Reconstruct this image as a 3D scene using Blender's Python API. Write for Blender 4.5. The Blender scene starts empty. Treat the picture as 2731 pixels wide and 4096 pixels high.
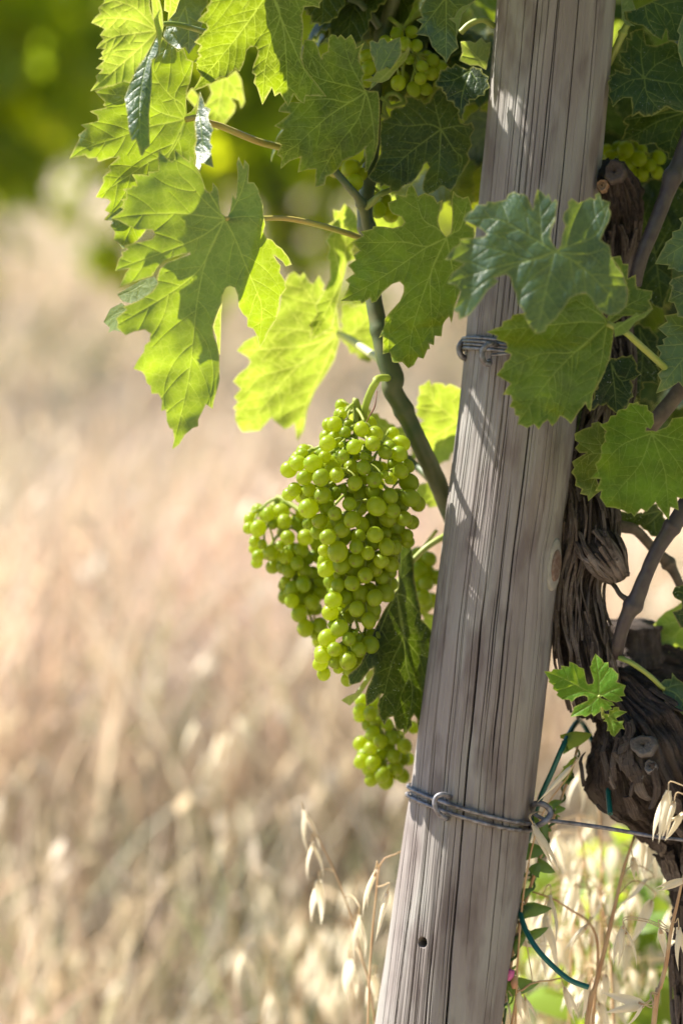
import bpy, math, random
import numpy as np
from mathutils import Vector, Matrix, kdtree
from mathutils.geometry import delaunay_2d_cdt

# ------------------------------------------------------------------ camera, sky, sun, exposure
SC = bpy.context.scene
COL = SC.collection
D = 1.70                       # metres to the plane in focus
K = 0.1722e-3                  # metres per photograph pixel on that plane
PITCH = math.radians(9.0)
CAM = np.array([0.0, 0.0, 1.05])
FWD = np.array([0.0, math.cos(PITCH), -math.sin(PITCH)])
RGT = np.array([1.0, 0.0, 0.0])
UPV = np.array([0.0, math.sin(PITCH), math.cos(PITCH)])

cd = bpy.data.cameras.new('camera')
cam = bpy.data.objects.new('camera', cd)
COL.objects.link(cam)
cam.location = CAM
cam.rotation_euler = (math.pi / 2 - PITCH, 0, 0)
cd.sensor_fit = 'VERTICAL'
cd.sensor_height = 36.0
cd.sensor_width = 24.0
cd.lens = 36.0 * D / (4096 * K)
cd.clip_start = 0.05
cd.clip_end = 3000
cd.dof.use_dof = True
cd.dof.focus_distance = D - 0.015
cd.dof.aperture_fstop = 2.6
SC.camera = cam

SUN_EL = math.radians(52)
SUN_BACK = math.radians(26)    # the sun stands left of the post, this far behind it
sdir = np.array([-math.cos(SUN_EL) * math.cos(SUN_BACK), math.cos(SUN_EL) * math.sin(SUN_BACK), math.sin(SUN_EL)])
w = bpy.data.worlds.new('World')
SC.world = w
w.use_nodes = True
nt = w.node_tree
sky = nt.nodes.new('ShaderNodeTexSky')
sky.sky_type = 'NISHITA'
sky.sun_disc = False
sky.sun_elevation = SUN_EL
sky.sun_rotation = math.atan2(sdir[0], sdir[1])
sky.dust_density = 0.1
sky.ozone_density = 3.0
nt.links.new(sky.outputs[0], nt.nodes['Background'].inputs[0])
nt.nodes['Background'].inputs[1].default_value = 0.07
ld = bpy.data.lights.new('sun', 'SUN')
ld.energy = 5.0
ld.angle = math.radians(0.53)
ld.color = (1.0, 0.94, 0.84)
sun = bpy.data.objects.new('sun', ld)
COL.objects.link(sun)
sun.rotation_euler = Vector(-sdir).to_track_quat('-Z', 'Y').to_euler()
SC.view_settings.view_transform = 'Standard'
SC.view_settings.look = 'None'
SC.view_settings.exposure = 1.82
SC.view_settings.gamma = 1.0
SC.view_settings.use_curve_mapping = False
SC.render.engine = 'CYCLES'
SC.cycles.use_denoising = True
SC.cycles.max_bounces = 10
SC.cycles.transmission_bounces = 8
SC.cycles.diffuse_bounces = 5
SC.cycles.sample_clamp_indirect = 8.0

rng = random.Random(7)
nrg = np.random.default_rng(7)

# ------------------------------------------------------------------ helpers
def at(u, v, dz=0.0):
    """a photograph pixel at a given distance behind the plane in focus -> world point"""
    u = np.asarray(u, float); v = np.asarray(v, float); dz = np.asarray(dz, float)
    d = D + dz
    s = K * d / D
    return (CAM + np.multiply.outer(d, FWD) + np.multiply.outer((u - 1365.5) * s, RGT)
            - np.multiply.outer((v - 2048.0) * s, UPV))

CROP = {'A': (250, 0, 1.4255), 'B': (350, 500, 1.3067), 'C': (1050, 0, 1.568), 'D': (1250, 600, 1.568),
        'E': (1700, 700, 1.5208), 'F': (2200, 0, 2.352), 'G': (900, 1500, 1.3835), 'H': (2050, 1900, 2.138),
        'I': (2000, 2900, 1.967), 'J': (1450, 2900, 1.8447), 'K': (1600, 1700, 1.47), 'L': (0, 2000, 0.98),
        'a': (1100, 1600, 2.6133), 'b': (1200, 2100, 2.6133), 'c': (950, 1950, 3.92), 'd': (1300, 2600, 3.136),
        'h': (2250, 2600, 3.135), 'N': (0, 0, 1.0)}

def px(crop, pts):
    ox, oy, s = CROP[crop]
    a = np.array(pts, float).reshape(-1, 2)
    return a / s + np.array([ox, oy])

ORIGIN = {}

def tag(o, label=None, cat=None, group=None, kind=None):
    if label: o['label'] = label
    if cat: o['category'] = cat
    if group: o['group'] = group
    if kind: o['kind'] = kind
    return o

def place(o, origin, parent):
    origin = np.asarray(origin, float)
    COL.objects.link(o)
    if parent is not None:
        o.parent = parent
        o.location = origin - ORIGIN[parent.name]
    else:
        o.location = origin
    ORIGIN[o.name] = origin
    return o

def empty(name, loc, label, cat, group=None):
    o = bpy.data.objects.new(name, None)
    o.empty_display_size = 0.05
    place(o, loc, None)
    return tag(o, label, cat, group)

def mesh(name, V, F, mat, smooth=True, uv=None, attrs=None):
    m = bpy.data.meshes.new(name)
    V = np.asarray(V, float)
    m.from_pydata(V.tolist(), [], F.tolist() if hasattr(F, 'tolist') else F)
    if smooth:
        m.polygons.foreach_set('use_smooth', np.ones(len(m.polygons), bool))
    if attrs:
        for k, a in attrs.items():
            a = np.asarray(a, float)
            if a.ndim == 1:
                at_ = m.attributes.new(k, 'FLOAT', 'POINT'); at_.data.foreach_set('value', a)
            else:
                at_ = m.attributes.new(k, 'FLOAT_COLOR', 'POINT')
                at_.data.foreach_set('color', np.c_[a, np.ones(len(a))].ravel())
    if uv is not None:
        lay = m.uv_layers.new(name='UVMap')
        idx = np.empty(len(m.loops), int); m.loops.foreach_get('vertex_index', idx)
        lay.data.foreach_set('uv', np.asarray(uv, float)[idx].ravel())
    if mat is not None:
        m.materials.append(mat)
    m.update()
    return m

def obj(name, V, F, mat, parent=None, origin=None, **kw):
    V = np.asarray(V, float)
    if origin is None: origin = V.mean(0)
    m = mesh(name, V - np.asarray(origin), F, mat, **kw)
    return place(bpy.data.objects.new(name, m), origin, parent)

def vnoise(P, seed=0):
    """smooth value noise in three dimensions, -1..1"""
    P = np.asarray(P, float)
    i = np.floor(P).astype(np.int64); f = P - i
    f = f * f * (3 - 2 * f)
    def h(a, b, c):
        n = (a * 374761393 + b * 668265263 + c * 2147483647 + seed * 974634777) & 0xffffffff
        n = ((n ^ (n >> 13)) * 1274126177) & 0xffffffff
        n = (n ^ (n >> 16)) & 0xffff
        return n / 32767.5 - 1
    x, y, z = i.T; fx, fy, fz = f.T
    def l(a, b, t): return a + (b - a) * t
    return l(l(l(h(x, y, z), h(x + 1, y, z), fx), l(h(x, y + 1, z), h(x + 1, y + 1, z), fx), fy),
             l(l(h(x, y, z + 1), h(x + 1, y, z + 1), fx), l(h(x, y + 1, z + 1), h(x + 1, y + 1, z + 1), fx), fy), fz)

def fbm(P, seed=0, o=4):
    return sum(vnoise(np.asarray(P) * 2 ** k, seed + k) * 0.5 ** k for k in range(o))

def spline(P, n):
    """Catmull-Rom through the rows of P, n samples evenly spread by length"""
    P = np.asarray(P, float)
    if len(P) == 2:
        t = np.linspace(0, 1, n)[:, None]
        return P[0] * (1 - t) + P[1] * t
    Q = np.vstack([2 * P[0] - P[1], P, 2 * P[-1] - P[-2]])
    out = []
    for i in range(1, len(Q) - 2):
        t = np.linspace(0, 1, 16, endpoint=False)[:, None]
        a, b, c, d = Q[i - 1], Q[i], Q[i + 1], Q[i + 2]
        out.append(0.5 * (2 * b + (c - a) * t + (2 * a - 5 * b + 4 * c - d) * t ** 2 + (3 * b - a - 3 * c + d) * t ** 3))
    out.append(P[-1:])
    S = np.vstack(out)
    L = np.r_[0, np.cumsum(np.linalg.norm(np.diff(S[:, :3], axis=0), axis=1))]
    x = np.linspace(0, L[-1], n)
    return np.stack([np.interp(x, L, S[:, k]) for k in range(S.shape[1])], 1)

def frames(P):
    T = np.gradient(P, axis=0)
    T /= np.linalg.norm(T, axis=1)[:, None] + 1e-12
    n = np.cross(T[0], [0.3, 0.9, 0.2]); n /= np.linalg.norm(n)
    N = [n]
    for t in T[1:]:
        n = N[-1] - t * np.dot(N[-1], t)
        N.append(n / (np.linalg.norm(n) + 1e-12))
    N = np.array(N)
    return T, N, np.cross(T, N)

def ringfaces(nr, na, off=0, closed=True, caps=True):
    F = []
    for i in range(nr - 1):
        for j in range(na if closed else na - 1):
            k = (j + 1) % na
            F.append((off + i * na + j, off + i * na + k, off + (i + 1) * na + k, off + (i + 1) * na + j))
    if caps and closed:
        F.append(tuple(off + j for j in range(na))[::-1])
        F.append(tuple(off + (nr - 1) * na + j for j in range(na)))
    return F

def tube(P, R, n=None, seg=10, off=0, smooth_path=True):
    """rows of P: x y z; R: one radius or one for each row"""
    P = np.asarray(P, float)
    R = np.full(len(P), R) if np.isscalar(R) else np.asarray(R, float)
    n = n or max(6, 6 * len(P))
    S = spline(np.c_[P, R], n) if smooth_path else np.c_[P, R]
    C, r = S[:, :3], S[:, 3]
    T, N, B = frames(C)
    a = np.linspace(0, 2 * math.pi, seg, endpoint=False)
    V = C[:, None] + r[:, None, None] * (N[:, None] * np.cos(a)[None, :, None] + B[:, None] * np.sin(a)[None, :, None])
    return V.reshape(-1, 3), ringfaces(len(C), seg, off)

class Join:
    def __init__(s): s.V, s.F, s.n = [], [], 0
    def add(s, V, F):
        s.V.append(np.asarray(V)); s.F += [tuple(i + s.n for i in f) for f in F]; s.n += len(V)
    def tube(s, P, R, **k): s.add(*tube(P, R, **k))
    def build(s, name, mat, parent=None, origin=None, **k):
        return obj(name, np.vstack(s.V), s.F, mat, parent, origin, **k)

def pts3(crop, path, dz):
    """path of crop pixels with one distance or one for each point"""
    p = px(crop, path)
    return at(p[:, 0], p[:, 1], np.broadcast_to(dz, len(p)))

# ------------------------------------------------------------------ materials
def new_mat(name):
    m = bpy.data.materials.new(name); m.use_nodes = True
    t = m.node_tree
    b = t.nodes['Principled BSDF']
    def N(kind, **kw):
        n = t.nodes.new(kind)
        for k, v in kw.items():
            if k in n.inputs.keys() if isinstance(k, str) else False: n.inputs[k].default_value = v
            else: setattr(n, k, v)
        return n
    def Lk(a, b_): t.links.new(a, b_)
    return m, t, b, N, Lk

def c4(c): return (c[0], c[1], c[2], 1.0)

def mixc(N, Lk, fac, a, b, mode='MIX'):
    n = N('ShaderNodeMix', data_type='RGBA', blend_type=mode)
    for val, i in ((fac, 0), (a, 6), (b, 7)):
        if hasattr(val, 'is_output'): Lk(val, n.inputs[i])
        elif i == 0: n.inputs[0].default_value = val
        else: n.inputs[i].default_value = c4(val)
    return n.outputs[2]

def mth(N, Lk, op, a, b=0.0, clamp=False):
    n = N('ShaderNodeMath', operation=op, use_clamp=clamp)
    for val, i in ((a, 0), (b, 1)):
        if hasattr(val, 'is_output'): Lk(val, n.inputs[i])
        else: n.inputs[i].default_value = val
    return n.outputs[0]

def ramp(N, Lk, src, lo, hi, a=0.0, b=1.0):
    n = N('ShaderNodeMapRange')
    Lk(src, n.inputs[0])
    for i, v in zip((1, 2, 3, 4), (lo, hi, a, b)): n.inputs[i].default_value = v
    return n.outputs[0]

def noise(N, Lk, vec, scale, detail=3.0, rough=0.55):
    n = N('ShaderNodeTexNoise')
    n.inputs['Scale'].default_value = scale; n.inputs['Detail'].default_value = detail; n.inputs['Roughness'].default_value = rough
    if vec is not None: Lk(vec, n.inputs['Vector'])
    return n.outputs[0]

def leaf_mat(name, top, under, trans, tfac=0.40, spots=0.0, rough=0.46, spec=0.4, fine=True):
    m, t, b, N, Lk = new_mat(name)
    ve = N('ShaderNodeAttribute', attribute_name='vein').outputs['Fac']
    ed = N('ShaderNodeAttribute', attribute_name='edge').outputs['Fac']
    uv = N('ShaderNodeUVMap').outputs[0]
    oi = N('ShaderNodeObjectInfo').outputs['Random']
    geo = N('ShaderNodeNewGeometry')
    def net(scale, wdt):
        v = N('ShaderNodeTexVoronoi', feature='DISTANCE_TO_EDGE')
        wob = N('ShaderNodeVectorMath', operation='ADD')
        nz = N('ShaderNodeTexNoise'); nz.inputs['Scale'].default_value = scale * 1.3; Lk(uv, nz.inputs['Vector'])
        sc = N('ShaderNodeVectorMath', operation='SCALE'); Lk(nz.outputs[1], sc.inputs[0]); sc.inputs['Scale'].default_value = 0.5 / scale
        Lk(uv, wob.inputs[0]); Lk(sc.outputs[0], wob.inputs[1])
        Lk(wob.outputs[0], v.inputs['Vector']); v.inputs['Scale'].default_value = scale
        return ramp(N, Lk, v.outputs['Distance'], 0.0, wdt, 1.0, 0.0), v.outputs['Distance']
    m1, d1 = net(1.5, 0.075)
    m2, d2 = net(4.2, 0.13)
    lines = mth(N, Lk, 'ADD', mth(N, Lk, 'MULTIPLY', m1, 0.42), mth(N, Lk, 'MULTIPLY', m2, 0.2))
    vall = mth(N, Lk, 'ADD', mth(N, Lk, 'MULTIPLY', ve, 0.95), lines, True)
    patch = noise(N, Lk, uv, 0.55, 4)
    vary = mth(N, Lk, 'ADD', ramp(N, Lk, patch, 0.3, 0.7, 0.72, 1.2), ramp(N, Lk, oi, 0, 1, -0.16, 0.2))
    topc = mixc(N, Lk, 1.0, top, (1, 1, 1), 'MULTIPLY')
    hs = N('ShaderNodeHueSaturation'); Lk(topc, hs.inputs['Color']); Lk(vary, hs.inputs['Value'])
    Lk(ramp(N, Lk, oi, 0, 1, 0.485, 0.51), hs.inputs['Hue'])
    veinc = tuple(0.55 * x + y for x, y in zip(top, (0.085, 0.115, 0.025)))
    vtop = mth(N, Lk, 'ADD', mth(N, Lk, 'MULTIPLY', ve, 0.95), mth(N, Lk, 'MULTIPLY', lines, 0.35), True)
    c = mixc(N, Lk, vtop, hs.outputs[0], veinc)
    c = mixc(N, Lk, mth(N, Lk, 'MULTIPLY', ed, 0.6), c, (0.30, 0.30, 0.06))
    br = ramp(N, Lk, noise(N, Lk, uv, 1.1, 5, 0.7), 0.68, 0.74, 0.0, 0.75)
    c = mixc(N, Lk, br, c, (0.14, 0.085, 0.03))
    if spots:
        vs = N('ShaderNodeTexVoronoi'); Lk(uv, vs.inputs['Vector']); vs.inputs['Scale'].default_value = 5.5
        sp = mth(N, Lk, 'MULTIPLY', ramp(N, Lk, vs.outputs['Distance'], 0.10, 0.22, 1, 0), ramp(N, Lk, noise(N, Lk, uv, 1.3, 2), 0.50, 0.62, 0, spots), True)
        c = mixc(N, Lk, sp, c, (0.42, 0.45, 0.38))
    cu = mixc(N, Lk, vall, under, tuple(x * 1.35 for x in under))
    c = mixc(N, Lk, geo.outputs['Backfacing'], c, cu)
    Lk(c, b.inputs['Base Color'])
    b.inputs['Roughness'].default_value = rough
    Lk(ramp(N, Lk, geo.outputs['Backfacing'], 0, 1, rough, 0.65), b.inputs['Roughness'])
    b.inputs['Specular IOR Level'].default_value = spec
    # relief: veins sunk, little pillows between them
    hgt = mth(N, Lk, 'SUBTRACT', mth(N, Lk, 'ADD', mth(N, Lk, 'MULTIPLY', ramp(N, Lk, d1, 0, 0.35), 0.6), mth(N, Lk, 'MULTIPLY', ramp(N, Lk, d2, 0, 0.3), 0.25)), mth(N, Lk, 'MULTIPLY', ve, 0.5))
    bp = N('ShaderNodeBump'); bp.inputs['Strength'].default_value = 0.5; bp.inputs['Distance'].default_value = 0.0008
    Lk(hgt, bp.inputs['Height']); Lk(bp.outputs[0], b.inputs['Normal'])
    tr = N('ShaderNodeBsdfTranslucent')
    hs2 = N('ShaderNodeHueSaturation'); hs2.inputs['Color'].default_value = c4(trans); Lk(vary, hs2.inputs['Value'])
    tvein = tuple(min(1, x * 1.25 + y) for x, y in zip(trans, (0.26, 0.24, 0.10)))
    tc = mixc(N, Lk, mth(N, Lk, 'MULTIPLY', vall, 0.8), hs2.outputs[0], tvein)
    tc = mixc(N, Lk, mth(N, Lk, 'MULTIPLY', ed, 0.6), tc, (0.85, 0.75, 0.3))
    Lk(tc, tr.inputs[0])
    ms = N('ShaderNodeMixShader'); ms.inputs[0].default_value = tfac
    Lk(b.outputs[0], ms.inputs[1]); Lk(tr.outputs[0], ms.inputs[2])
    Lk(ms.outputs[0], t.nodes['Material Output'].inputs[0])
    return m

M = {}
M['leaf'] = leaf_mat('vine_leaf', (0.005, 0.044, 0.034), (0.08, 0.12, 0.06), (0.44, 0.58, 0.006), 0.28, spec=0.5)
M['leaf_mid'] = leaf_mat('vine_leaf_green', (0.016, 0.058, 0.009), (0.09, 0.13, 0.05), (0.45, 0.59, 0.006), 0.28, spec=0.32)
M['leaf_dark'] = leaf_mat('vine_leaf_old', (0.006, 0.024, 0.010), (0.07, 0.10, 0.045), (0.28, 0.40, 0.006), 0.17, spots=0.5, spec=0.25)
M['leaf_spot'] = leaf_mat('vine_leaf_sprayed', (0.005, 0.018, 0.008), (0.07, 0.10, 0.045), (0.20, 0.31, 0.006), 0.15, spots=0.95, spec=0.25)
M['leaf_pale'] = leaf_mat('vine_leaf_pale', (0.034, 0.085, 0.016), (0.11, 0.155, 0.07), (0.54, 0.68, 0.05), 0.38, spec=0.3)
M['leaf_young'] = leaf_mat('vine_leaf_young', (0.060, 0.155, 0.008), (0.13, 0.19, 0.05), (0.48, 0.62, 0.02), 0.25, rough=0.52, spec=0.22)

def plant_mat(name, c1, c2, rough=0.5, scale=60, trans=None, spec=0.4, stretch=None, bump=0.0):
    m, t, b, N, Lk = new_mat(name)
    tc = N('ShaderNodeTexCoord').outputs['Object']
    if stretch:
        mp = N('ShaderNodeMapping'); mp.inputs['Scale'].default_value = stretch; Lk(tc, mp.inputs[0]); tc = mp.outputs[0]
    f = ramp(N, Lk, noise(N, Lk, tc, scale, 4), 0.34, 0.66)
    oi = N('ShaderNodeObjectInfo').outputs['Random']
    col = mixc(N, Lk, f, c1, c2)
    hs = N('ShaderNodeHueSaturation'); Lk(col, hs.inputs['Color']); Lk(ramp(N, Lk, oi, 0, 1, 0.85, 1.15), hs.inputs['Value'])
    Lk(hs.outputs[0], b.inputs['Base Color'])
    b.inputs['Roughness'].default_value = rough
    b.inputs['Specular IOR Level'].default_value = spec
    if bump:
        bp = N('ShaderNodeBump'); bp.inputs['Strength'].default_value = 0.7; bp.inputs['Distance'].default_value = bump
        Lk(noise(N, Lk, tc, scale * 1.7, 5), bp.inputs['Height']); Lk(bp.outputs[0], b.inputs['Normal'])
    if trans:
        tr = N('ShaderNodeBsdfTranslucent'); tr.inputs[0].default_value = c4(trans)
        ms = N('ShaderNodeMixShader'); ms.inputs[0].default_value = 0.4
        Lk(b.outputs[0], ms.inputs[1]); Lk(tr.outputs[0], ms.inputs[2])
        Lk(ms.outputs[0], t.nodes['Material Output'].inputs[0])
    return m

M['shoot'] = plant_mat('green_shoot', (0.045, 0.080, 0.024), (0.105, 0.110, 0.040), 0.5, 55, bump=0.0005)
M['petiole'] = plant_mat('leaf_stalk', (0.30, 0.30, 0.06), (0.34, 0.22, 0.06), 0.45, 25)
M['petiole_green'] = plant_mat('leaf_stalk_green', (0.19, 0.26, 0.05), (0.26, 0.28, 0.06), 0.45, 25)
M['petiole_white'] = plant_mat('leaf_stalk_pale', (0.42, 0.46, 0.22), (0.5, 0.5, 0.3), 0.45, 25)
M['cane'] = plant_mat('purple_cane', (0.042, 0.030, 0.034), (0.068, 0.058, 0.046), 0.5, 120, bump=0.0004)
M['brown_cane'] = plant_mat('brown_cane', (0.06, 0.045, 0.032), (0.11, 0.085, 0.06), 0.7, 120, bump=0.0006)
M['rachis'] = plant_mat('bunch_stem', (0.30, 0.36, 0.06), (0.40, 0.43, 0.09), 0.5, 60, trans=(0.4, 0.5, 0.1))
M['tendril_dry'] = plant_mat('dry_tendril', (0.10, 0.05, 0.03), (0.2, 0.09, 0.05), 0.7, 60)
M['straw'] = plant_mat('straw', (0.52, 0.40, 0.24), (0.62, 0.52, 0.36), 0.55, 80, trans=(0.75, 0.6, 0.38))
M['straw_stem'] = plant_mat('straw_stem', (0.42, 0.23, 0.11), (0.52, 0.36, 0.2), 0.55, 50)
M['glume'] = plant_mat('oat_husk', (0.64, 0.55, 0.39), (0.76, 0.69, 0.54), 0.5, 40, trans=(0.95, 0.88, 0.70), stretch=(6, 6, 1))
M['weed'] = plant_mat('bindweed_leaf', (0.035, 0.085, 0.04), (0.06, 0.13, 0.055), 0.45, 40, trans=(0.3, 0.48, 0.06))
M['weed_pale'] = plant_mat('weed_leaf', (0.09, 0.17, 0.03), (0.13, 0.22, 0.04), 0.5, 40, trans=(0.5, 0.62, 0.05))
M['pink'] = plant_mat('pink_flower', (0.35, 0.05, 0.18), (0.5, 0.12, 0.3), 0.6, 60)
M['bud'] = plant_mat('flower_bud', (0.32, 0.26, 0.09), (0.42, 0.2, 0.13), 0.6, 60)
M['plastic'] = plant_mat('green_plastic', (0.004, 0.075, 0.062), (0.006, 0.095, 0.078), 0.36, 200)
M['tube_dark'] = plant_mat('tube_bore', (0.003, 0.02, 0.018), (0.003, 0.025, 0.02), 0.7, 100)

def metal():
    m, t, b, N, Lk = new_mat('galvanised_wire')
    tc = N('ShaderNodeTexCoord').outputs['Object']
    f = noise(N, Lk, tc, 220, 4)
    Lk(mixc(N, Lk, ramp(N, Lk, f, 0.35, 0.68), (0.095, 0.085, 0.085), (0.25, 0.25, 0.28)), b.inputs['Base Color'])
    b.inputs['Metallic'].default_value = 0.55
    Lk(ramp(N, Lk, f, 0.3, 0.7, 0.42, 0.65), b.inputs['Roughness'])
    return m
M['wire'] = metal()

def berry_mat():
    m, t, b, N, Lk = new_mat('unripe_grape')
    tc = N('ShaderNodeTexCoord').outputs['Object']
    oi = N('ShaderNodeObjectInfo')
    off = N('ShaderNodeVectorMath', operation='ADD'); Lk(tc, off.inputs[0]); Lk(oi.outputs['Random'], off.inputs[1])
    f = noise(N, Lk, off.outputs[0], 1.6, 3)
    c = mixc(N, Lk, ramp(N, Lk, f, 0.3, 0.7), (0.085, 0.165, 0.003), (0.160, 0.235, 0.006))
    c = mixc(N, Lk, ramp(N, Lk, oi.outputs['Random'], 0, 1, 0.0, 0.5), c, (0.25, 0.28, 0.006))
    vs = N('ShaderNodeTexVoronoi'); Lk(off.outputs[0], vs.inputs['Vector']); vs.inputs['Scale'].default_value = 3.6
    sp = ramp(N, Lk, vs.outputs['Distance'], 0.03, 0.085, 0.7, 0)
    c = mixc(N, Lk, sp, c, (0.10, 0.10, 0.025))
    sep = N('ShaderNodeSeparateXYZ'); Lk(tc, sep.inputs[0])
    c = mixc(N, Lk, ramp(N, Lk, sep.outputs[2], 1.03, 1.07), c, (0.10, 0.06, 0.03))
    # waxy bloom
    bl = ramp(N, Lk, noise(N, Lk, off.outputs[0], 2.6, 4), 0.4, 0.7, 0.0, 0.07)
    c = mixc(N, Lk, bl, c, (0.42, 0.5, 0.32))
    Lk(c, b.inputs['Base Color'])
    b.inputs['Subsurface Weight'].default_value = 0.30
    b.inputs['Subsurface Radius'].default_value = (0.9, 1.0, 0.22)
    b.inputs['Subsurface Scale'].default_value = 0.005
    b.inputs['Roughness'].default_value = 0.38
    b.inputs['Specular IOR Level'].default_value = 0.32
    tr = N('ShaderNodeBsdfTranslucent'); tr.inputs[0].default_value = (0.88, 0.95, 0.07, 1)
    ms = N('ShaderNodeMixShader'); ms.inputs[0].default_value = 0.41
    Lk(b.outputs[0], ms.inputs[1]); Lk(tr.outputs[0], ms.inputs[2]); Lk(ms.outputs[0], t.nodes['Material Output'].inputs[0])
    return m
M['berry'] = berry_mat()

def wood_mat():
    m, t, b, N, Lk = new_mat('weathered_wood')
    uv = N('ShaderNodeUVMap').outputs[0]
    def st(sx, sy, scale, det=4):
        mp = N('ShaderNodeMapping'); mp.inputs['Scale'].default_value = (sx, sy, 1); Lk(uv, mp.inputs[0])
        return noise(N, Lk, mp.outputs[0], scale, det)
    a = st(55, 7, 1.0, 5); g = st(650, 9, 1.0, 3); pat = st(34, 9, 1.0, 2); blot = st(48, 15, 1.0, 3)
    c = mixc(N, Lk, ramp(N, Lk, a, 0.32, 0.68), (0.168, 0.144, 0.134), (0.240, 0.216, 0.204))
    c = mixc(N, Lk, ramp(N, Lk, g, 0.45, 0.75, 0.0, 0.25), c, (0.275, 0.255, 0.238))
    c = mixc(N, Lk, ramp(N, Lk, g, 0.36, 0.24, 0.0, 0.40), c, (0.15, 0.11, 0.105))
    c = mixc(N, Lk, ramp(N, Lk, pat, 0.46, 0.62, 0.0, 0.75), c, (0.252, 0.245, 0.226))
    c = mixc(N, Lk, ramp(N, Lk, blot, 0.50, 0.64, 0.0, 0.7), c, (0.118, 0.094, 0.088))
    Lk(c, b.inputs['Base Color'])
    b.inputs['Roughness'].default_value = 0.75
    b.inputs['Specular IOR Level'].default_value = 0.25
    bp = N('ShaderNodeBump'); bp.inputs['Strength'].default_value = 0.4; bp.inputs['Distance'].default_value = 0.0004
    Lk(mth(N, Lk, 'ADD', g, mth(N, Lk, 'MULTIPLY', a, 0.6)), bp.inputs['Height']); Lk(bp.outputs[0], b.inputs['Normal'])
    return m
M['wood'] = wood_mat()
M['knot'] = plant_mat('knot_wood', (0.11, 0.065, 0.05), (0.18, 0.14, 0.115), 0.75, 300, spec=0.2, bump=0.0005)
M['knot_pale'] = plant_mat('knot_collar', (0.22, 0.21, 0.185), (0.28, 0.265, 0.235), 0.75, 200, spec=0.2, bump=0.0005)

def bark_mat(name, a, b_, c_):
    m, t, b, N, Lk = new_mat(name)
    tc = N('ShaderNodeTexCoord').outputs['Object']
    uv = N('ShaderNodeUVMap').outputs[0]
    mp = N('ShaderNodeMapping'); mp.inputs['Scale'].default_value = (620, 42, 1); Lk(uv, mp.inputs[0])
    f = noise(N, Lk, mp.outputs[0], 1.0, 6, 0.68); g = noise(N, Lk, tc, 420, 4, 0.6); p = noise(N, Lk, tc, 26, 4)
    c = mixc(N, Lk, ramp(N, Lk, f, 0.38, 0.62), a, b_)
    c = mixc(N, Lk, ramp(N, Lk, p, 0.48, 0.66, 0, 0.75), c, c_)
    c = mixc(N, Lk, ramp(N, Lk, g, 0.55, 0.72, 0, 0.4), c, tuple(1.6 * x for x in c_))
    oi = N('ShaderNodeObjectInfo').outputs['Random']
    hs = N('ShaderNodeHueSaturation'); Lk(c, hs.inputs['Color']); Lk(ramp(N, Lk, oi, 0, 1, 0.75, 1.3), hs.inputs['Value'])
    Lk(hs.outputs[0], b.inputs['Base Color'])
    b.inputs['Roughness'].default_value = 0.85
    b.inputs['Specular IOR Level'].default_value = 0.2
    bp = N('ShaderNodeBump'); bp.inputs['Strength'].default_value = 1.0; bp.inputs['Distance'].default_value = 0.0022
    Lk(mth(N, Lk, 'ADD', f, mth(N, Lk, 'MULTIPLY', g, 0.5)), bp.inputs['Height']); Lk(bp.outputs[0], b.inputs['Normal'])
    return m
M['bark'] = bark_mat('vine_bark', (0.020, 0.0145, 0.0125), (0.080, 0.060, 0.050), (0.092, 0.076, 0.068))
M['bark_strip'] = bark_mat('loose_bark', (0.042, 0.031, 0.026), (0.135, 0.104, 0.085), (0.165, 0.142, 0.128))
M['scar'] = bark_mat('pruning_scar', (0.05, 0.042, 0.038), (0.12, 0.108, 0.104), (0.16, 0.152, 0.15))
M['stub'] = bark_mat('cut_stub', (0.2, 0.11, 0.06), (0.3, 0.18, 0.1), (0.25, 0.18, 0.12))

def vcol_mat(name, trans=0.35, rough=0.6):
    m, t, b, N, Lk = new_mat(name)
    c = N('ShaderNodeAttribute', attribute_name='tint').outputs['Color']
    Lk(c, b.inputs['Base Color']); b.inputs['Roughness'].default_value = rough; b.inputs['Specular IOR Level'].default_value = 0.3
    tr = N('ShaderNodeBsdfTranslucent')
    Lk(mixc(N, Lk, 1.0, c, (1.25, 1.15, 0.95), 'MULTIPLY'), tr.inputs[0])
    ms = N('ShaderNodeMixShader'); ms.inputs[0].default_value = trans
    Lk(b.outputs[0], ms.inputs[1]); Lk(tr.outputs[0], ms.inputs[2])
    Lk(ms.outputs[0], t.nodes['Material Output'].inputs[0])
    return m
M['grass'] = vcol_mat('dry_grass')

def ground_mat():
    m, t, b, N, Lk = new_mat('dry_ground')
    tc = N('ShaderNodeTexCoord').outputs['Object']
    f = noise(N, Lk, tc, 1.2, 6, 0.6); g = noise(N, Lk, tc, 30, 5, 0.7)
    c = mixc(N, Lk, ramp(N, Lk, f, 0.35, 0.65), (0.36, 0.27, 0.20), (0.50, 0.41, 0.32))
    c = mixc(N, Lk, ramp(N, Lk, g, 0.45, 0.65, 0, 0.7), c, (0.58, 0.49, 0.38))
    Lk(c, b.inputs['Base Color']); b.inputs['Roughness'].default_value = 0.9; b.inputs['Specular IOR Level'].default_value = 0.15
    bp = N('ShaderNodeBump'); bp.inputs['Strength'].default_value = 0.8; bp.inputs['Distance'].default_value = 0.03
    Lk(g, bp.inputs['Height']); Lk(bp.outputs[0], b.inputs['Normal'])
    return m
M['ground'] = ground_mat()

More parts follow.
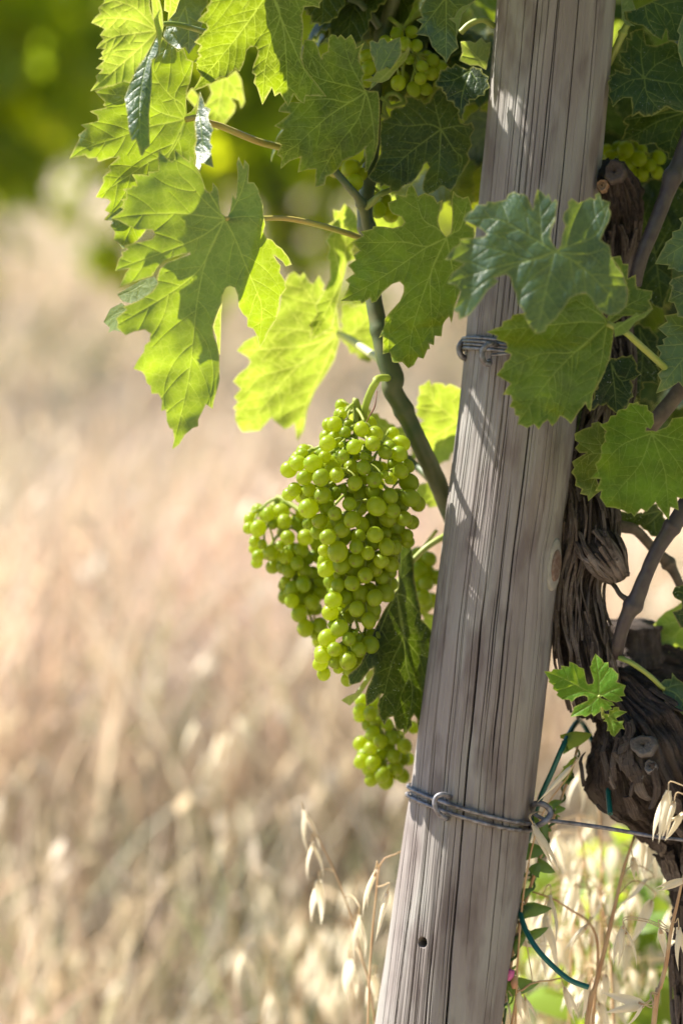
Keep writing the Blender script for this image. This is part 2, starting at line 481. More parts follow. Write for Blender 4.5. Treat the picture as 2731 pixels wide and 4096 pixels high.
# ------------------------------------------------------------------ the setting: ground, dry grass, rows of vines behind
def build_ground():
    n = 60
    g = np.sign(np.linspace(-1, 1, n)) * np.abs(np.linspace(-1, 1, n)) ** 3 * 900
    X, Y = np.meshgrid(g, g + 4)
    Z = 0.02 * fbm(np.c_[X.ravel() * 0.7, Y.ravel() * 0.7, 0 * X.ravel()], 3)
    r = np.hypot(X.ravel(), Y.ravel())
    Z = Z * np.clip(r / 3, 0, 1) - 0.02
    V = np.c_[X.ravel(), Y.ravel(), Z]
    F = [(i * n + j, i * n + j + 1, (i + 1) * n + j + 1, (i + 1) * n + j) for i in range(n - 1) for j in range(n - 1)]
    tag(obj('ground', V, F, M['ground'], origin=(0, 0, 0)), kind='structure')
build_ground()

def grass_field(name, n, y0, y1, hmin, hmax, wid, pw, seed, label, spread=1.0):
    r = np.random.default_rng(seed)
    y = y0 + (y1 - y0) * r.random(n) ** pw
    half = (0.1384 * y * 2.0 + 0.9) * spread
    x = (r.random(n) * 2 - 1) * half
    h = hmin + (hmax - hmin) * r.random(n) ** 1.3
    lean = r.normal(0, 0.34, n) + 0.12; leany = r.normal(0, 0.3, n)
    wd = wid * (0.5 + r.random(n)) * (1 + 0.06 * y)
    ang = r.random(n) * math.pi
    dx, dy = np.cos(ang), np.sin(ang)
    pal = np.array([(0.56, 0.46, 0.34), (0.50, 0.39, 0.29), (0.60, 0.53, 0.44), (0.46, 0.33, 0.26), (0.27, 0.27, 0.16), (0.36, 0.27, 0.20), (0.17, 0.20, 0.09), (0.55, 0.39, 0.30)])
    w_ = np.array([.20, .15, .2, .10, .10, .09, .08, .08])
    big = fbm(np.c_[x * 1.3, y * 1.0, 0 * x], seed) # patches of tint
    c = (pal[r.choice(len(pal), n, p=w_)] * 0.8 + np.array([.50, .43, .37]) * 0.27) * np.array([.99, 1.0, 1.04]) * (0.88 + 0.24 * r.random((n, 1)))
    c = c * (1 + 0.42 * big[:, None]) * (1 + np.array([-.05, .03, .0]) * fbm(np.c_[x * 2.1, y * 1.6, 0 * x + 9], seed)[:, None] * 1.3)
    gm = (fbm(np.c_[x * 1.5, y * 0.9, 0 * x + 4], seed + 5) + r.normal(0, .25, n)) > .42
    c[gm] = np.array([.21, .235, .125]) * (0.8 + .4 * r.random((int(gm.sum()), 1)))
    st = [(0, 1.0), (0.4, 0.9), (0.75, 0.6)]
    rows = []
    for t, f in st:
        cx = x + lean * h * t ** 1.8; cy = y + leany * h * t ** 1.8; cz = h * t
        rows.append(np.stack([cx - dx * wd * f, cy - dy * wd * f, cz], 1)); rows.append(np.stack([cx + dx * wd * f, cy + dy * wd * f, cz], 1))
    rows.append(np.stack([x + lean * h, y + leany * h, h * 0.97], 1))
    Vv = np.stack(rows, 1).reshape(-1, 3)
    b = np.arange(n)[:, None] * 7
    Fq = np.concatenate([b + np.array([[0, 1, 3, 2]]), b + np.array([[2, 3, 5, 4]])]).tolist()
    Ft = (b + np.array([[4, 5, 6]])).tolist()
    cols = np.repeat(c, 7, 0)
    # a drooping seed head on a good share of the stalks
    k = r.random(n) < 0.16
    nk = int(k.sum())
    tip = np.stack([x + lean * h, y + leany * h, h], 1)[k]
    L = 0.030 + 0.02 * r.random(nk); ax = r.normal(0, 0.5, nk); ay = r.normal(0, 0.5, nk)
    d = np.stack([ax, ay, -np.ones(nk)], 1); d /= np.linalg.norm(d, axis=1)[:, None]
    a2 = r.random(nk) * math.pi
    s = np.stack([np.cos(a2), np.sin(a2), 0 * a2], 1) * (0.0045 + 0.003 * r.random(nk))[:, None] * (1 + 0.05 * y[k])[:, None]
    Vs = np.stack([tip, tip + d * L[:, None] * .45 - s, tip + d * L[:, None], tip + d * L[:, None] * .45 + s + np.array([0, 0.003, 0])], 1).reshape(-1, 3)
    bs = len(Vv) + np.arange(nk)[:, None] * 4
    Fs = np.concatenate([bs + np.array([[0, 1, 2]]), bs + np.array([[0, 2, 3]])]).tolist()
    cs = np.repeat(np.array([[0.62, 0.53, 0.42]]) * (0.85 + 0.3 * r.random((nk, 1))), 4, 0)
    o = obj(name, np.vstack([Vv, Vs]), Fq + Ft + Fs, M['grass'], origin=(0, 0, 0), attrs={'tint': np.clip(np.vstack([cols, cs]), 0.01, 0.9)})
    tag(o, label, 'grass', kind='stuff')
grass_field('dry_grass', 26000, 2.95, 6.5, 0.22, 0.60, 0.0032, 1.15, 11, 'tall dry straw coloured grass and oats behind the vine and post')
grass_field('dry_grass', 30000, 5.5, 26.0, 0.20, 0.55, 0.0045, 1.5, 12, 'pale sunlit dry grass field towards the far vine row')

grass_field('dry_grass', 5000, 2.25, 3.1, 0.10, 0.36, 0.0024, 0.8, 13, 'short dry grass on the bare strip just behind the vine row')

def simple_leaf(r):
    """one small flat five-lobed leaf as a fan: 2-d points, tip along +x"""
    a = np.radians([0, 28, 55, 85, 120, 160, 200, 240, 275, 305, 332])
    q = np.array([1, .62, .9, .55, .7, .25, .25, .7, .55, .9, .62]) * (0.9 + 0.2 * r.random(11))
    return np.c_[np.cos(a) * q, np.sin(a) * q]

def crown_mesh(name, n, seed, wx, wy, z0, z1, size):
    r = np.random.default_rng(seed)
    V, F, C = [], [], []
    off = 0
    for i in range(n):
        z = z0 + (z1 - z0) * r.random() ** 0.62
        f = 1 - 0.35 * abs((z - z0) / (z1 - z0) - 0.45)
        c = np.array([r.normal(0, wx * 0.55) , r.normal(0, wy * 0.6) * f, z + 0.10 * math.sin(i)])
        c[2] -= 0.10 * math.sin(c[0] * 9 + seed) ** 2
        P = simple_leaf(r) * size * (0.55 + 0.7 * r.random())
        nrm = r.normal(0, 1, 3); nrm[2] = abs(nrm[2]) * 0.7 + 0.15; nrm[1] -= 0.5; nrm /= np.linalg.norm(nrm)
        e1 = np.cross(nrm, r.normal(0, 1, 3)); e1 /= np.linalg.norm(e1); e2 = np.cross(nrm, e1)
        rad = np.hypot(P[:, 0], P[:, 1])[:, None]
        W = c + P[:, :1] * e1 + P[:, 1:] * e2 - nrm * rad ** 2 * 2.0
        V.append(np.vstack([c[None], W])); m = len(P)
        F += [(off, off + 1 + j, off + 1 + (j + 1) % m) for j in range(m)]
        off += m + 1
        g = r.random()
        C.append(np.repeat(np.array([[0.056 + 0.085 * g ** 2, 0.090 + 0.085 * g ** 2, 0.022]]), m + 1, 0))
    return mesh(name, np.vstack(V), F, M['far_leaf'], attrs={'tint': np.vstack(C)})

def far_leaf():
    m, t, b, N, Lk = new_mat('far_vine_leaf')
    c = N('ShaderNodeAttribute', attribute_name='tint').outputs['Color']
    Lk(c, b.inputs['Base Color']); b.inputs['Roughness'].default_value = 0.75; b.inputs['Specular IOR Level'].default_value = 0.2
    tr = N('ShaderNodeBsdfTranslucent'); Lk(mixc(N, Lk, 1.0, c, (8.6, 7.0, 1.0), 'MULTIPLY'), tr.inputs[0])
    ms = N('ShaderNodeMixShader'); ms.inputs[0].default_value = 0.5
    Lk(b.outputs[0], ms.inputs[1]); Lk(tr.outputs[0], ms.inputs[2]); Lk(ms.outputs[0], t.nodes['Material Output'].inputs[0])
    return m
M['far_leaf'] = far_leaf()

def far_rows():
    crowns = [crown_mesh('crown', 760, 40 + i, 0.42, 0.2, 0.74, 2.0, 0.085) for i in range(3)]
    Vt, Ft = tube(np.array([(0, 0, -0.05), (0.03, 0, 0.3), (-0.02, 0.02, 0.6), (0.05, 0, 0.95)]), [0.04, 0.03, 0.028, 0.035], seg=8)
    tm = mesh('trunk', Vt, Ft, M['bark'])
    k = 0
    for row, (y, x0, x1, st, lab) in enumerate(((6.3, -2.45, 3.6, 0.78, 'blurred green grapevine in the first row beyond the dry grass'),
                                                (9.2, -3.4, 4.4, 0.95, 'blurred green grapevine in the second row beyond the dry grass'),
                                                (12.6, -4.2, 5.2, 1.2, 'blurred green grapevine in the third row beyond the dry grass'))):
        x = x0
        while x < x1:
            loc = (x + rng.uniform(-.08, .08), y + 0.10 * x + rng.uniform(-.06, .06), -0.02)
            t = empty('background_grapevine', loc, lab, 'grapevine', 'blurred vine rows behind')
            for m, nm in ((tm, 'trunk'), (crowns[k % 3], 'crown')):
                o = bpy.data.objects.new(nm, m); COL.objects.link(o); o.parent = t
                o.rotation_euler = (0, 0, math.pi * (k % 2) if nm == 'crown' else k)
                if nm == 'crown': o.scale = (1, 1, 0.95 + 0.1 * rng.random())
            k += 1
            x += st
def near_rows():
    """the same row going on to the right of the frame, and the next row behind the photographer"""
    cr = [crown_mesh('crown', 1300, 60 + i, 0.36, 0.2, 0.62, 2.05, 0.085) for i in range(2)]
    Vt, Ft = tube(np.array([(0, 0, -0.05), (0.03, 0, 0.3), (-0.02, 0.02, 0.6), (0.05, 0, 0.95)]), [0.04, 0.03, 0.028, 0.035], seg=8)
    tm = mesh('trunk', Vt, Ft, M['bark'])
    spots = [(0.98 + 0.72 * i, 1.80 + 0.1 * i, 'grapevine further along the same row, right of the frame') for i in range(5)] + [(-3.2 + 0.72 * i, -1.15, 'grapevine in the row behind the photographer') for i in range(10)]
    for k, (x, y, lab) in enumerate(spots):
        t = empty('neighbouring_grapevine', (x, y, -0.02), lab, 'grapevine', 'neighbouring vines outside the picture')
        for m, nm in ((tm, 'trunk'), (cr[k % 2], 'crown')):
            o = bpy.data.objects.new(nm, m); COL.objects.link(o); o.parent = t
            o.rotation_euler = (0, 0, math.pi * (k % 2) if nm == 'crown' else k)
far_rows()
near_rows()

# ------------------------------------------------------------------ the post
POST = np.array([(1274, 0, 268), (1247, 317, 270), (1184, 976, 270), (1146, 1320, 278), (1122, 1523, 279), (1073, 1895, 282), (1007.5, 2352, 286)]) / 0.57415
def post_c(v):
    """centre u, half-width, distance of the post's axis at photograph row v (goes on below and above the frame)"""
    v = np.asarray(v, float)
    def ex(col):
        y = np.interp(v, POST[:, 1], POST[:, col])
        lo = POST[0, col] + (v - POST[0, 1]) * (POST[1, col] - POST[0, col]) / (POST[1, 1] - POST[0, 1]) 
        hi = POST[-1, col] + (v - POST[-1, 1]) * (POST[-1, col] - POST[-2, col]) / (POST[-1, 1] - POST[-2, 1])
        return np.where(v < 0, lo, np.where(v > POST[-1, 1], hi, y))
    dz = 0.035 - 0.00000 * v
    return ex(0), np.clip(ex(2) / 2, 200, 262), dz
def post_frame(v):
    u, hw, dz = post_c(v)
    c = at(u, v, dz); r = hw * K * (D + dz) / D
    return c, r
V_TOP, V_BOT = -900.0, 6900.0
def post_point(v, th, lift=0.0):
    """point on the post's surface: row v, angle th from the side that faces the camera (positive to the right)"""
    v = np.asarray(v, float)
    c, r = post_frame(v)
    c2, _ = post_frame(v + 20)
    a = c - c2; a = a / np.linalg.norm(a, axis=-1, keepdims=True)
    e2 = -FWD - a * np.sum(-FWD * a, -1, keepdims=True); e2 /= np.linalg.norm(e2, axis=-1, keepdims=True)
    e1 = np.cross(e2, a); e1 *= np.sign(e1[..., :1])
    th = np.asarray(th, float)[..., None]
    return c + (r + lift)[..., None] * (np.sin(th) * e1 + np.cos(th) * e2)

def drift(v):
    return np.interp(v, [-900, 1500, 2500, 3000, 4096, 6900], [0.04, 0.0, -0.03, 0.02, 0.25, 0.6])

def build_post():
    root = empty('wooden_post', at(*[float(x) for x in (post_c(6300.)[0], 6300., 0.03)]), 'leaning round weathered grey wooden vineyard post with long cracks', 'post')
    hole_v, hole_th = px('J', (435, 1567))[0][1], math.asin((435 - 205) / (1120 - 205) * 2 - 1)
    rows = np.unique(np.r_[np.linspace(V_TOP, 0, 18), np.linspace(0, 4096, 230), np.linspace(4096, V_BOT, 30), np.linspace(hole_v - 24, hole_v + 24, 14)])
    tf = np.linspace(-1.95, 1.95, 860)
    th = np.r_[tf, np.linspace(1.95, 2 * math.pi - 1.95, 80)[1:-1]]
    VV, TH = np.meshgrid(rows, th, indexing='ij')
    DR = drift(VV)
    q = TH - DR + .035 * vnoise(np.c_[VV.ravel() * K * 5, TH.ravel() * 1.2, 0 * TH.ravel()], 77).reshape(TH.shape)
    kdv, kdt = (VV - 2237) * K / .026, (TH - 1.02)
    q = q - .17 * np.exp(-kdv ** 2) * np.tanh(kdt / .16) * np.exp(-(kdt / .55) ** 2)
    S = VV * K
    lift = np.zeros_like(TH)
    r_ = np.random.default_rng(3)
    lift += 0.0016 * fbm(np.c_[np.cos(q).ravel() * 2.2, np.sin(q).ravel() * 2.2, S.ravel() * 5], 5).reshape(q.shape)
    lift += 0.00022 * fbm(np.c_[q.ravel() * 38, 0 * q.ravel(), S.ravel() * 4], 6, 3).reshape(q.shape)
    lift += 0.00009 * vnoise(np.c_[q.ravel() * 130, 0 * q.ravel(), S.ravel() * 9], 8).reshape(q.shape)
    def crack(th0, w_, dep, v0, v1, wob=0.012, sd=0):
        wv = wob * vnoise(np.c_[S.ravel() * 9, 0 * S.ravel() + sd, 0 * S.ravel()], 21).reshape(S.shape) + wob * 0.35 * vnoise(np.c_[S.ravel() * 40, 0 * S.ravel() + sd, 0 * S.ravel()], 22).reshape(S.shape)
        mask = np.clip((VV - v0) / 260, 0, 1) * np.clip((v1 - VV) / 260, 0, 1)
        mod = 0.7 + 0.3 * vnoise(np.c_[S.ravel() * 16, 0 * S.ravel() + sd + 7, 0 * S.ravel()], 23).reshape(S.shape)
        dlt = (q - th0 - wv) / (w_ * (0.55 + 0.45 * mask))
        return -dep * mask * mod * np.exp(-np.abs(dlt) ** 2.6)
    def a_(fr): return math.asin(max(-.99, min(.99, 2 * fr - 1)))
    for i, (fr, w_, dep, v0, v1) in enumerate(((.40, .013, .011, 2300, 7000), (.59, .010, .009, 900, 3100), (.70, .008, .006, 2500, 4000), (.22, .007, .005, 1500, 3300),
                                              (.50, .009, .005, 1900, 2900), (.66, .008, .006, -900, 1500), (.31, .009, .007, -900, 1300), (.47, .007, .005, -900, 900),
                                              (.13, .009, .006, 2900, 7000), (.82, .008, .005, -400, 1900), (.25, .010, .006, 3600, 7000))):
        lift += crack(a_(fr), w_, dep, v0, v1, 0.016, i * 3.1)
    for i in range(55):
        v0 = r_.uniform(-900, 3900); L = r_.uniform(500, 2600)
        lift += crack(r_.uniform(-1.5, 1.5), r_.uniform(.0042, .0062), r_.uniform(.0010, .0034), v0, v0 + L, 0.012, 50 + i * 1.7)
    d2 = ((VV - hole_v) * K) ** 2 + ((TH - hole_th) * 0.042) ** 2
    lift -= 0.012 * np.clip((0.0034 - np.sqrt(d2)) / 0.0006, 0, 1)
    P = post_point(VV, TH, lift)
    V = P.reshape(-1, 3)
    na = len(th)
    F = np.array(ringfaces(len(rows), na, caps=False))
    uv = np.c_[(q * 0.042).ravel(), S.ravel()]
    top, bot = len(V), len(V) + 1
    Fl = F.tolist() + [list(range(na)), list(range((len(rows) - 1) * na, len(rows) * na))[::-1]]
    obj('pole', V, Fl, M['wood'], root, uv=uv)
    # knot on the right flank
    kv, kth = 2237.0, 1.02
    for nm, rr, lf, mt in (('knot_collar', 1.0, 0.0012, 'knot_pale'), ('knot', 0.62, 0.0026, 'knot')):
        ph = np.linspace(0, 2 * math.pi, 36, endpoint=False)
        ringsV, = [[]]
        for k, (f, h) in enumerate(((1.0, -0.0012), (0.9, lf * .7), (0.7, lf), (0.5, lf * 0.55), (0.34, lf * .9), (0.15, lf * 0.6), (0.02, lf * .7))):
            wob = 1 + 0.06 * np.sin(ph * 3 + k)
            ringsV.append(post_point(kv + 108 * rr * f * np.sin(ph) * wob, kth + 0.25 * rr * f * np.cos(ph) * wob, h + 0 * ph))
        Vk = np.vstack(ringsV)
        obj(nm, Vk, ringfaces(len(ringsV), 36), M[mt], root)
    return root
post = build_post()

def ring_on_post(v_left, v_right, lift, th0, th1, n=70, wob=0.0, sd=0):
    """wire path round the post: rows v_left .. v_right at the two edges of the post as seen"""
    th = np.linspace(th0, th1, n)
    f = 0.5 + 0.5 * np.sin(th)
    v = v_left + (v_right - v_left) * f + wob * np.sin(th * 2.3 + sd)
    return post_point(v, th, np.full(n, lift))

def staple(name, crop, path, dzs, rad, parent=None):
    V, F = tube(pts3(crop, path, dzs), rad, n=40, seg=10)
    return obj(name, V, F, M['wire'], parent)

def build_wires():
    P2 = 2 * math.pi
    # lower tie
    root = empty('trellis_wire', post_point(np.array(3240.), np.array(1.4)), 'lower grey wire wound twice round the post and running right to the vine trunk', 'wire')
    j = Join()
    vl1, vr1 = px('J', [(0, 512), (0, 655)])[:, 1]
    vl2, vr2 = px('J', [(0, 575), (0, 705)])[:, 1]
    j.tube(ring_on_post(vl1, vr1, 0.0020, -P2 / 2 - 1.2, 1.45, 110), 0.00145, n=220, seg=8)
    j.tube(ring_on_post(vl2, vr2, 0.0020, -P2 / 2 - 1.2, 1.5, 110, 2, 1), 0.00145, n=220, seg=8)
    # loop hanging off the left edge
    j.build('coil', M['wire'], root)
    pth = px('I', [(262, 700), (330, 735), (370, 750), (500, 765), (650, 785), (850, 815), (1050, 850), (1250, 885), (1438, 905), (2200, 1010), (3400, 1180)])
    dzs = np.array([0.012, 0.012, 0.010, 0.008, 0.006, 0.004, 0.002, 0.0, 0.0, 0.0, 0.02])
    V, F = tube(at(pth[:, 0], pth[:, 1], dzs), np.array([1.3, 1.3, 1.35, 1.5, 1.5, 1.5, 1.45, 1.3, 1.3, 1.3, 1.3]) * 1e-3, n=120, seg=8)
    obj('strand', V, F, M['wire'], root)
    staple('staple', 'J', [(650, 545), (625, 522), (585, 512), (545, 530), (530, 575), (545, 630), (575, 668), (612, 690), (628, 692)], [0.0, -0.010, -0.0135, -0.0145, -0.0145, -0.0145, -0.0135, -0.010, 0.0], 0.0018, post)
    staple('staple', 'J', [(1245, 640), (1262, 590), (1300, 578), (1350, 595), (1385, 640), (1370, 685), (1330, 720), (1280, 745), (1225, 765)], [0.03, 0.018, 0.012, 0.010, 0.010, 0.008, 0.006, 0.010, 0.03], 0.0021, post)
    # upper tie
    r2 = empty('wire_tie', post_point(np.array(1400.), np.array(-1.2)), 'upper dark wire wound four times round the post behind the leaf', 'wire')
    j = Join()
    for k, (a, b_) in enumerate(((1222, 1243), (1243, 1262), (1262, 1277), (1283, 1297))):
        va, vb = px('D', [(0, a), (0, b_ + 20)])[:, 1]
        j.tube(ring_on_post(va, vb, 0.0019 + 0.0004 * (k % 2), -P2 / 2 - 0.6, P2 / 2 + .2, 110, 2, k), 0.00125, n=200, seg=8)
    j.build('coil', M['wire'], r2)
    V, F = tube(pts3('D', [(1120, 1285), (1180, 1280), (1235, 1273), (1280, 1262), (1318, 1247)], [-0.012, -0.013, -0.0135, -0.020, -0.026]), [.00125, .00125, .00125, .0011, .0008], n=24, seg=8)
    obj('wire_end', V, F, M['wire'], r2)
    staple('staple', 'D', [(985, 1208), (950, 1197), (925, 1220), (918, 1252), (930, 1288), (958, 1308), (985, 1300)], [0.045, 0.030, 0.026, 0.026, 0.026, 0.030, 0.045], 0.0021, post)
    staple('staple', 'D', [(1150, 1222), (1120, 1212), (1085, 1228), (1062, 1262), (1062, 1305), (1080, 1338), (1105, 1342), (1108, 1325)], [-0.004, -0.0155, -0.018, -0.018, -0.018, -0.0165, -0.012, -0.002], 0.0021, post)
build_wires()

# ------------------------------------------------------------------ leaves
def inside(poly, P):
    x, y = P[:, 0], P[:, 1]
    if len(P) < 8:
        a = poly; b = np.roll(poly, -1, 0)
        dy = np.where(b[:, 1] == a[:, 1], 1e-9, b[:, 1] - a[:, 1])
        c = ((a[:, 1] > y[:, None]) != (b[:, 1] > y[:, None])) & (x[:, None] < (b[:, 0] - a[:, 0]) * (y[:, None] - a[:, 1]) / dy + a[:, 0])
        return c.sum(1) % 2 == 1
    r = np.zeros(len(P), bool)
    a = poly; b = np.roll(poly, -1, 0)
    for (x1, y1), (x2, y2) in zip(a, b):
        if y1 == y2: continue
        c = ((y1 > y) != (y2 > y)) & (x < (x2 - x1) * (y - y1) / (y2 - y1) + x1)
        r ^= c
    return r

def teeth(poly, step, h, seed):
    r = random.Random(seed)
    poly = np.asarray(poly, float)
    c = poly.mean(0)
    P = np.vstack([poly, poly[:1]])
    L = np.r_[0, np.cumsum(np.linalg.norm(np.diff(P, axis=0), axis=1))]
    n = max(8, int(L[-1] / step))
    pos = (np.arange(n) + np.array([r.uniform(-.22, .22) for _ in range(n)])) * L[-1] / n
    out = []
    area = 0.5 * np.sum(P[:-1, 0] * P[1:, 1] - P[1:, 0] * P[:-1, 1])
    sg = 1 if area > 0 else -1
    for i in range(n):
        s0 = pos[i]; s1 = pos[(i + 1) % n] + (L[-1] if i == n - 1 else 0)
        sm = s0 + (s1 - s0) * r.uniform(.45, .7)
        def pt(s):
            s = s % L[-1]
            return np.array([np.interp(s, L, P[:, 0]), np.interp(s, L, P[:, 1])])
        p0, pm = pt(s0), pt(sm)
        t = pt(s0 + (s1 - s0) * .75) - pt(s0 + (s1 - s0) * .25)
        nrm = np.array([t[1], -t[0]]) * sg; nrm /= np.linalg.norm(nrm) + 1e-9
        out += [p0 - nrm * h * 0.25, pm + nrm * h * r.uniform(.6, 1.2)]
    return np.array(out)

def seg_dist(P, path):
    """distance of points to a polyline"""
    d = np.full(len(P), 1e9)
    for a, b in zip(path[:-1], path[1:]):
        ab = b - a
        t = np.clip(((P - a) @ ab) / (ab @ ab + 1e-9), 0, 1)
        d = np.minimum(d, np.linalg.norm(P - (a + t[:, None] * ab), axis=1))
    return d

def vein_net(poly, J, paths, seed, wscale=1.0):
    r = random.Random(seed)
    prim = [spline(np.vstack([J, p]), 40) for p in paths]
    net = []
    size = np.linalg.norm(np.ptp(poly, 0))
    for i, p in enumerate(prim):
        L = np.r_[0, np.cumsum(np.linalg.norm(np.diff(p, axis=0), axis=1))]
        f = L / L[-1]
        net.append((p, wscale * (4.6 * (1 - f) ** 0.8 + 1.1)))
    for i, p in enumerate(prim):
        L = np.r_[0, np.cumsum(np.linalg.norm(np.diff(p, axis=0), axis=1))]
        s = L[-1] * 0.14 + r.uniform(5, 30); side = r.choice((-1, 1))
        others = [q for k, q in enumerate(prim) if k != i]
        ost = np.vstack(others) if others else None
        while s < L[-1] * 0.93:
            a = np.array([np.interp(s, L, p[:, 0]), np.interp(s, L, p[:, 1])])
            b = np.array([np.interp(s + 6, L, p[:, 0]), np.interp(s + 6, L, p[:, 1])])
            t = (b - a) / (np.linalg.norm(b - a) + 1e-9)
            ang = side * math.radians(r.uniform(42, 58)); cur = -side * math.radians(r.uniform(.6, 2.0))
            d = np.array([t[0] * math.cos(ang) - t[1] * math.sin(ang), t[0] * math.sin(ang) + t[1] * math.cos(ang)])
            q = [a]; own0 = 0
            for k in range(60):
                x = q[-1] + d * 9
                if not inside(poly, x[None])[0]: break
                if others and k > 2:
                    do = np.min(np.sum((ost - x) ** 2, 1)) ** .5; ds = np.min(np.sum((p - x) ** 2, 1)) ** .5
                    if do < ds * 0.92: break
                q.append(x)
                c_, s_ = math.cos(cur), math.sin(cur)
                d = np.array([d[0] * c_ - d[1] * s_, d[0] * s_ + d[1] * c_])
            if len(q) > 4:
                q = np.array(q); ff = np.linspace(0, 1, len(q))
                net.append((q, wscale * (2.3 * (1 - ff) + 0.7)))
            side = -side
            s += r.uniform(26, 46) * max(0.6, size / 900)
    return net

def leaf_geom(poly, J, paths, s=8.0, seed=0, wscale=1.0, bulge=0.0004):
    poly = np.asarray(poly, float)
    x, y = poly.T
    if 0.5 * np.sum(x * np.roll(y, -1) - np.roll(x, -1) * y) < 0: poly = poly[::-1]
    B = []
    for a, b in zip(poly, np.roll(poly, -1, 0)):
        n = max(1, int(round(np.linalg.norm(b - a) / (s * 0.9))))
        B.append(a + (b - a) * (np.arange(n) / n)[:, None])
    B = np.vstack(B)
    net = vein_net(poly, J, paths, seed, wscale) if len(paths) else []
    kb = kdtree.KDTree(len(B))
    for i, p in enumerate(B): kb.insert((p[0], p[1], 0), i)
    kb.balance()
    C, CS, W = [], [], []
    for p, hw in net:
        n = max(3, int(np.sum(np.linalg.norm(np.diff(p, axis=0), axis=1)) / 6))
        S = spline(np.c_[p, hw], n) if len(p) > 2 else np.c_[p, hw]
        T = np.gradient(S[:, :2], axis=0); T /= np.linalg.norm(T, axis=1)[:, None] + 1e-9
        Nn = np.c_[-T[:, 1], T[:, 0]]
        C.append(S); CS.append(np.vstack([S[:, :2] + Nn * S[:, 2:], S[:, :2] - Nn * S[:, 2:]]))
    pts = [B]; val = [np.zeros(len(B))]
    def keep(P, dmin):
        m = inside(poly, P)
        for i in np.nonzero(m)[0]:
            if kb.find((P[i, 0], P[i, 1], 0))[2] < dmin: m[i] = False
        return m
    kv = None
    if C:
        Cc = np.vstack(C); m = keep(Cc[:, :2], 2.0); Cc = Cc[m]
        # thin out centre points where veins meet
        Ss = np.vstack(CS); Ss = Ss[keep(Ss, 2.0)]
        kv = kdtree.KDTree(max(1, len(Cc)))
        for i, p in enumerate(Cc): kv.insert((p[0], p[1], 0), i)
        kv.balance()
        if len(Cc):
            good = np.array([kv.find((p[0], p[1], 0))[2] > 0.72 * Cc[kv.find((p[0], p[1], 0))[1], 2] for p in Ss])
            Ss = Ss[good] if len(Ss) else Ss
        pts += [Cc[:, :2], Ss]; val += [np.clip(0.55 + Cc[:, 2] * 0.14, 0, 1), np.zeros(len(Ss))]
    (x0, y0), (x1, y1) = poly.min(0), poly.max(0)
    gx, gy = np.meshgrid(np.arange(x0, x1, s), np.arange(y0, y1, s * 0.866))
    gx = gx + (np.arange(gx.shape[0]) % 2)[:, None] * s / 2
    G = np.c_[gx.ravel(), gy.ravel()] + np.random.default_rng(seed).uniform(-.12, .12, (gx.size, 2)) * s
    G = G[keep(G, 0.55 * s)]
    if kv is not None and len(Cc) and len(G):
        m = np.ones(len(G), bool)
        for i, p in enumerate(G):
            _, k, d = kv.find((p[0], p[1], 0))
            if d < Cc[k, 2] + 0.42 * s: m[i] = False
        G = G[m]
    pts.append(G); val.append(np.zeros(len(G)))
    P = np.vstack(pts); A = np.concatenate(val)
    nb = len(B)
    co, _, fa, ov, _, _ = delaunay_2d_cdt([Vector(p) for p in P], [(i, (i + 1) % nb) for i in range(nb)], [], 1, 1e-4)
    co = np.array([(c[0], c[1]) for c in co])
    vein = np.array([max((A[i] for i in o), default=0.0) for o in ov])
    edge = np.array([1.0 if any(i < nb for i in o) else 0.0 for o in ov])
    # even-odd: a slit may leave triangles outside
    cen = co[np.array(fa)].mean(1)
    F = np.array(fa)[inside(poly, cen)]
    if kv is not None and len(Cc):
        dv = np.array([kv.find((p[0], p[1], 0))[2] for p in co])
    else:
        dv = np.full(len(co), 20.0)
    rel = -bulge * (1 - np.exp(-dv / 16.0)) + bulge * 0.35 * vein       # towards the camera between veins
    return co, F, vein, edge, rel

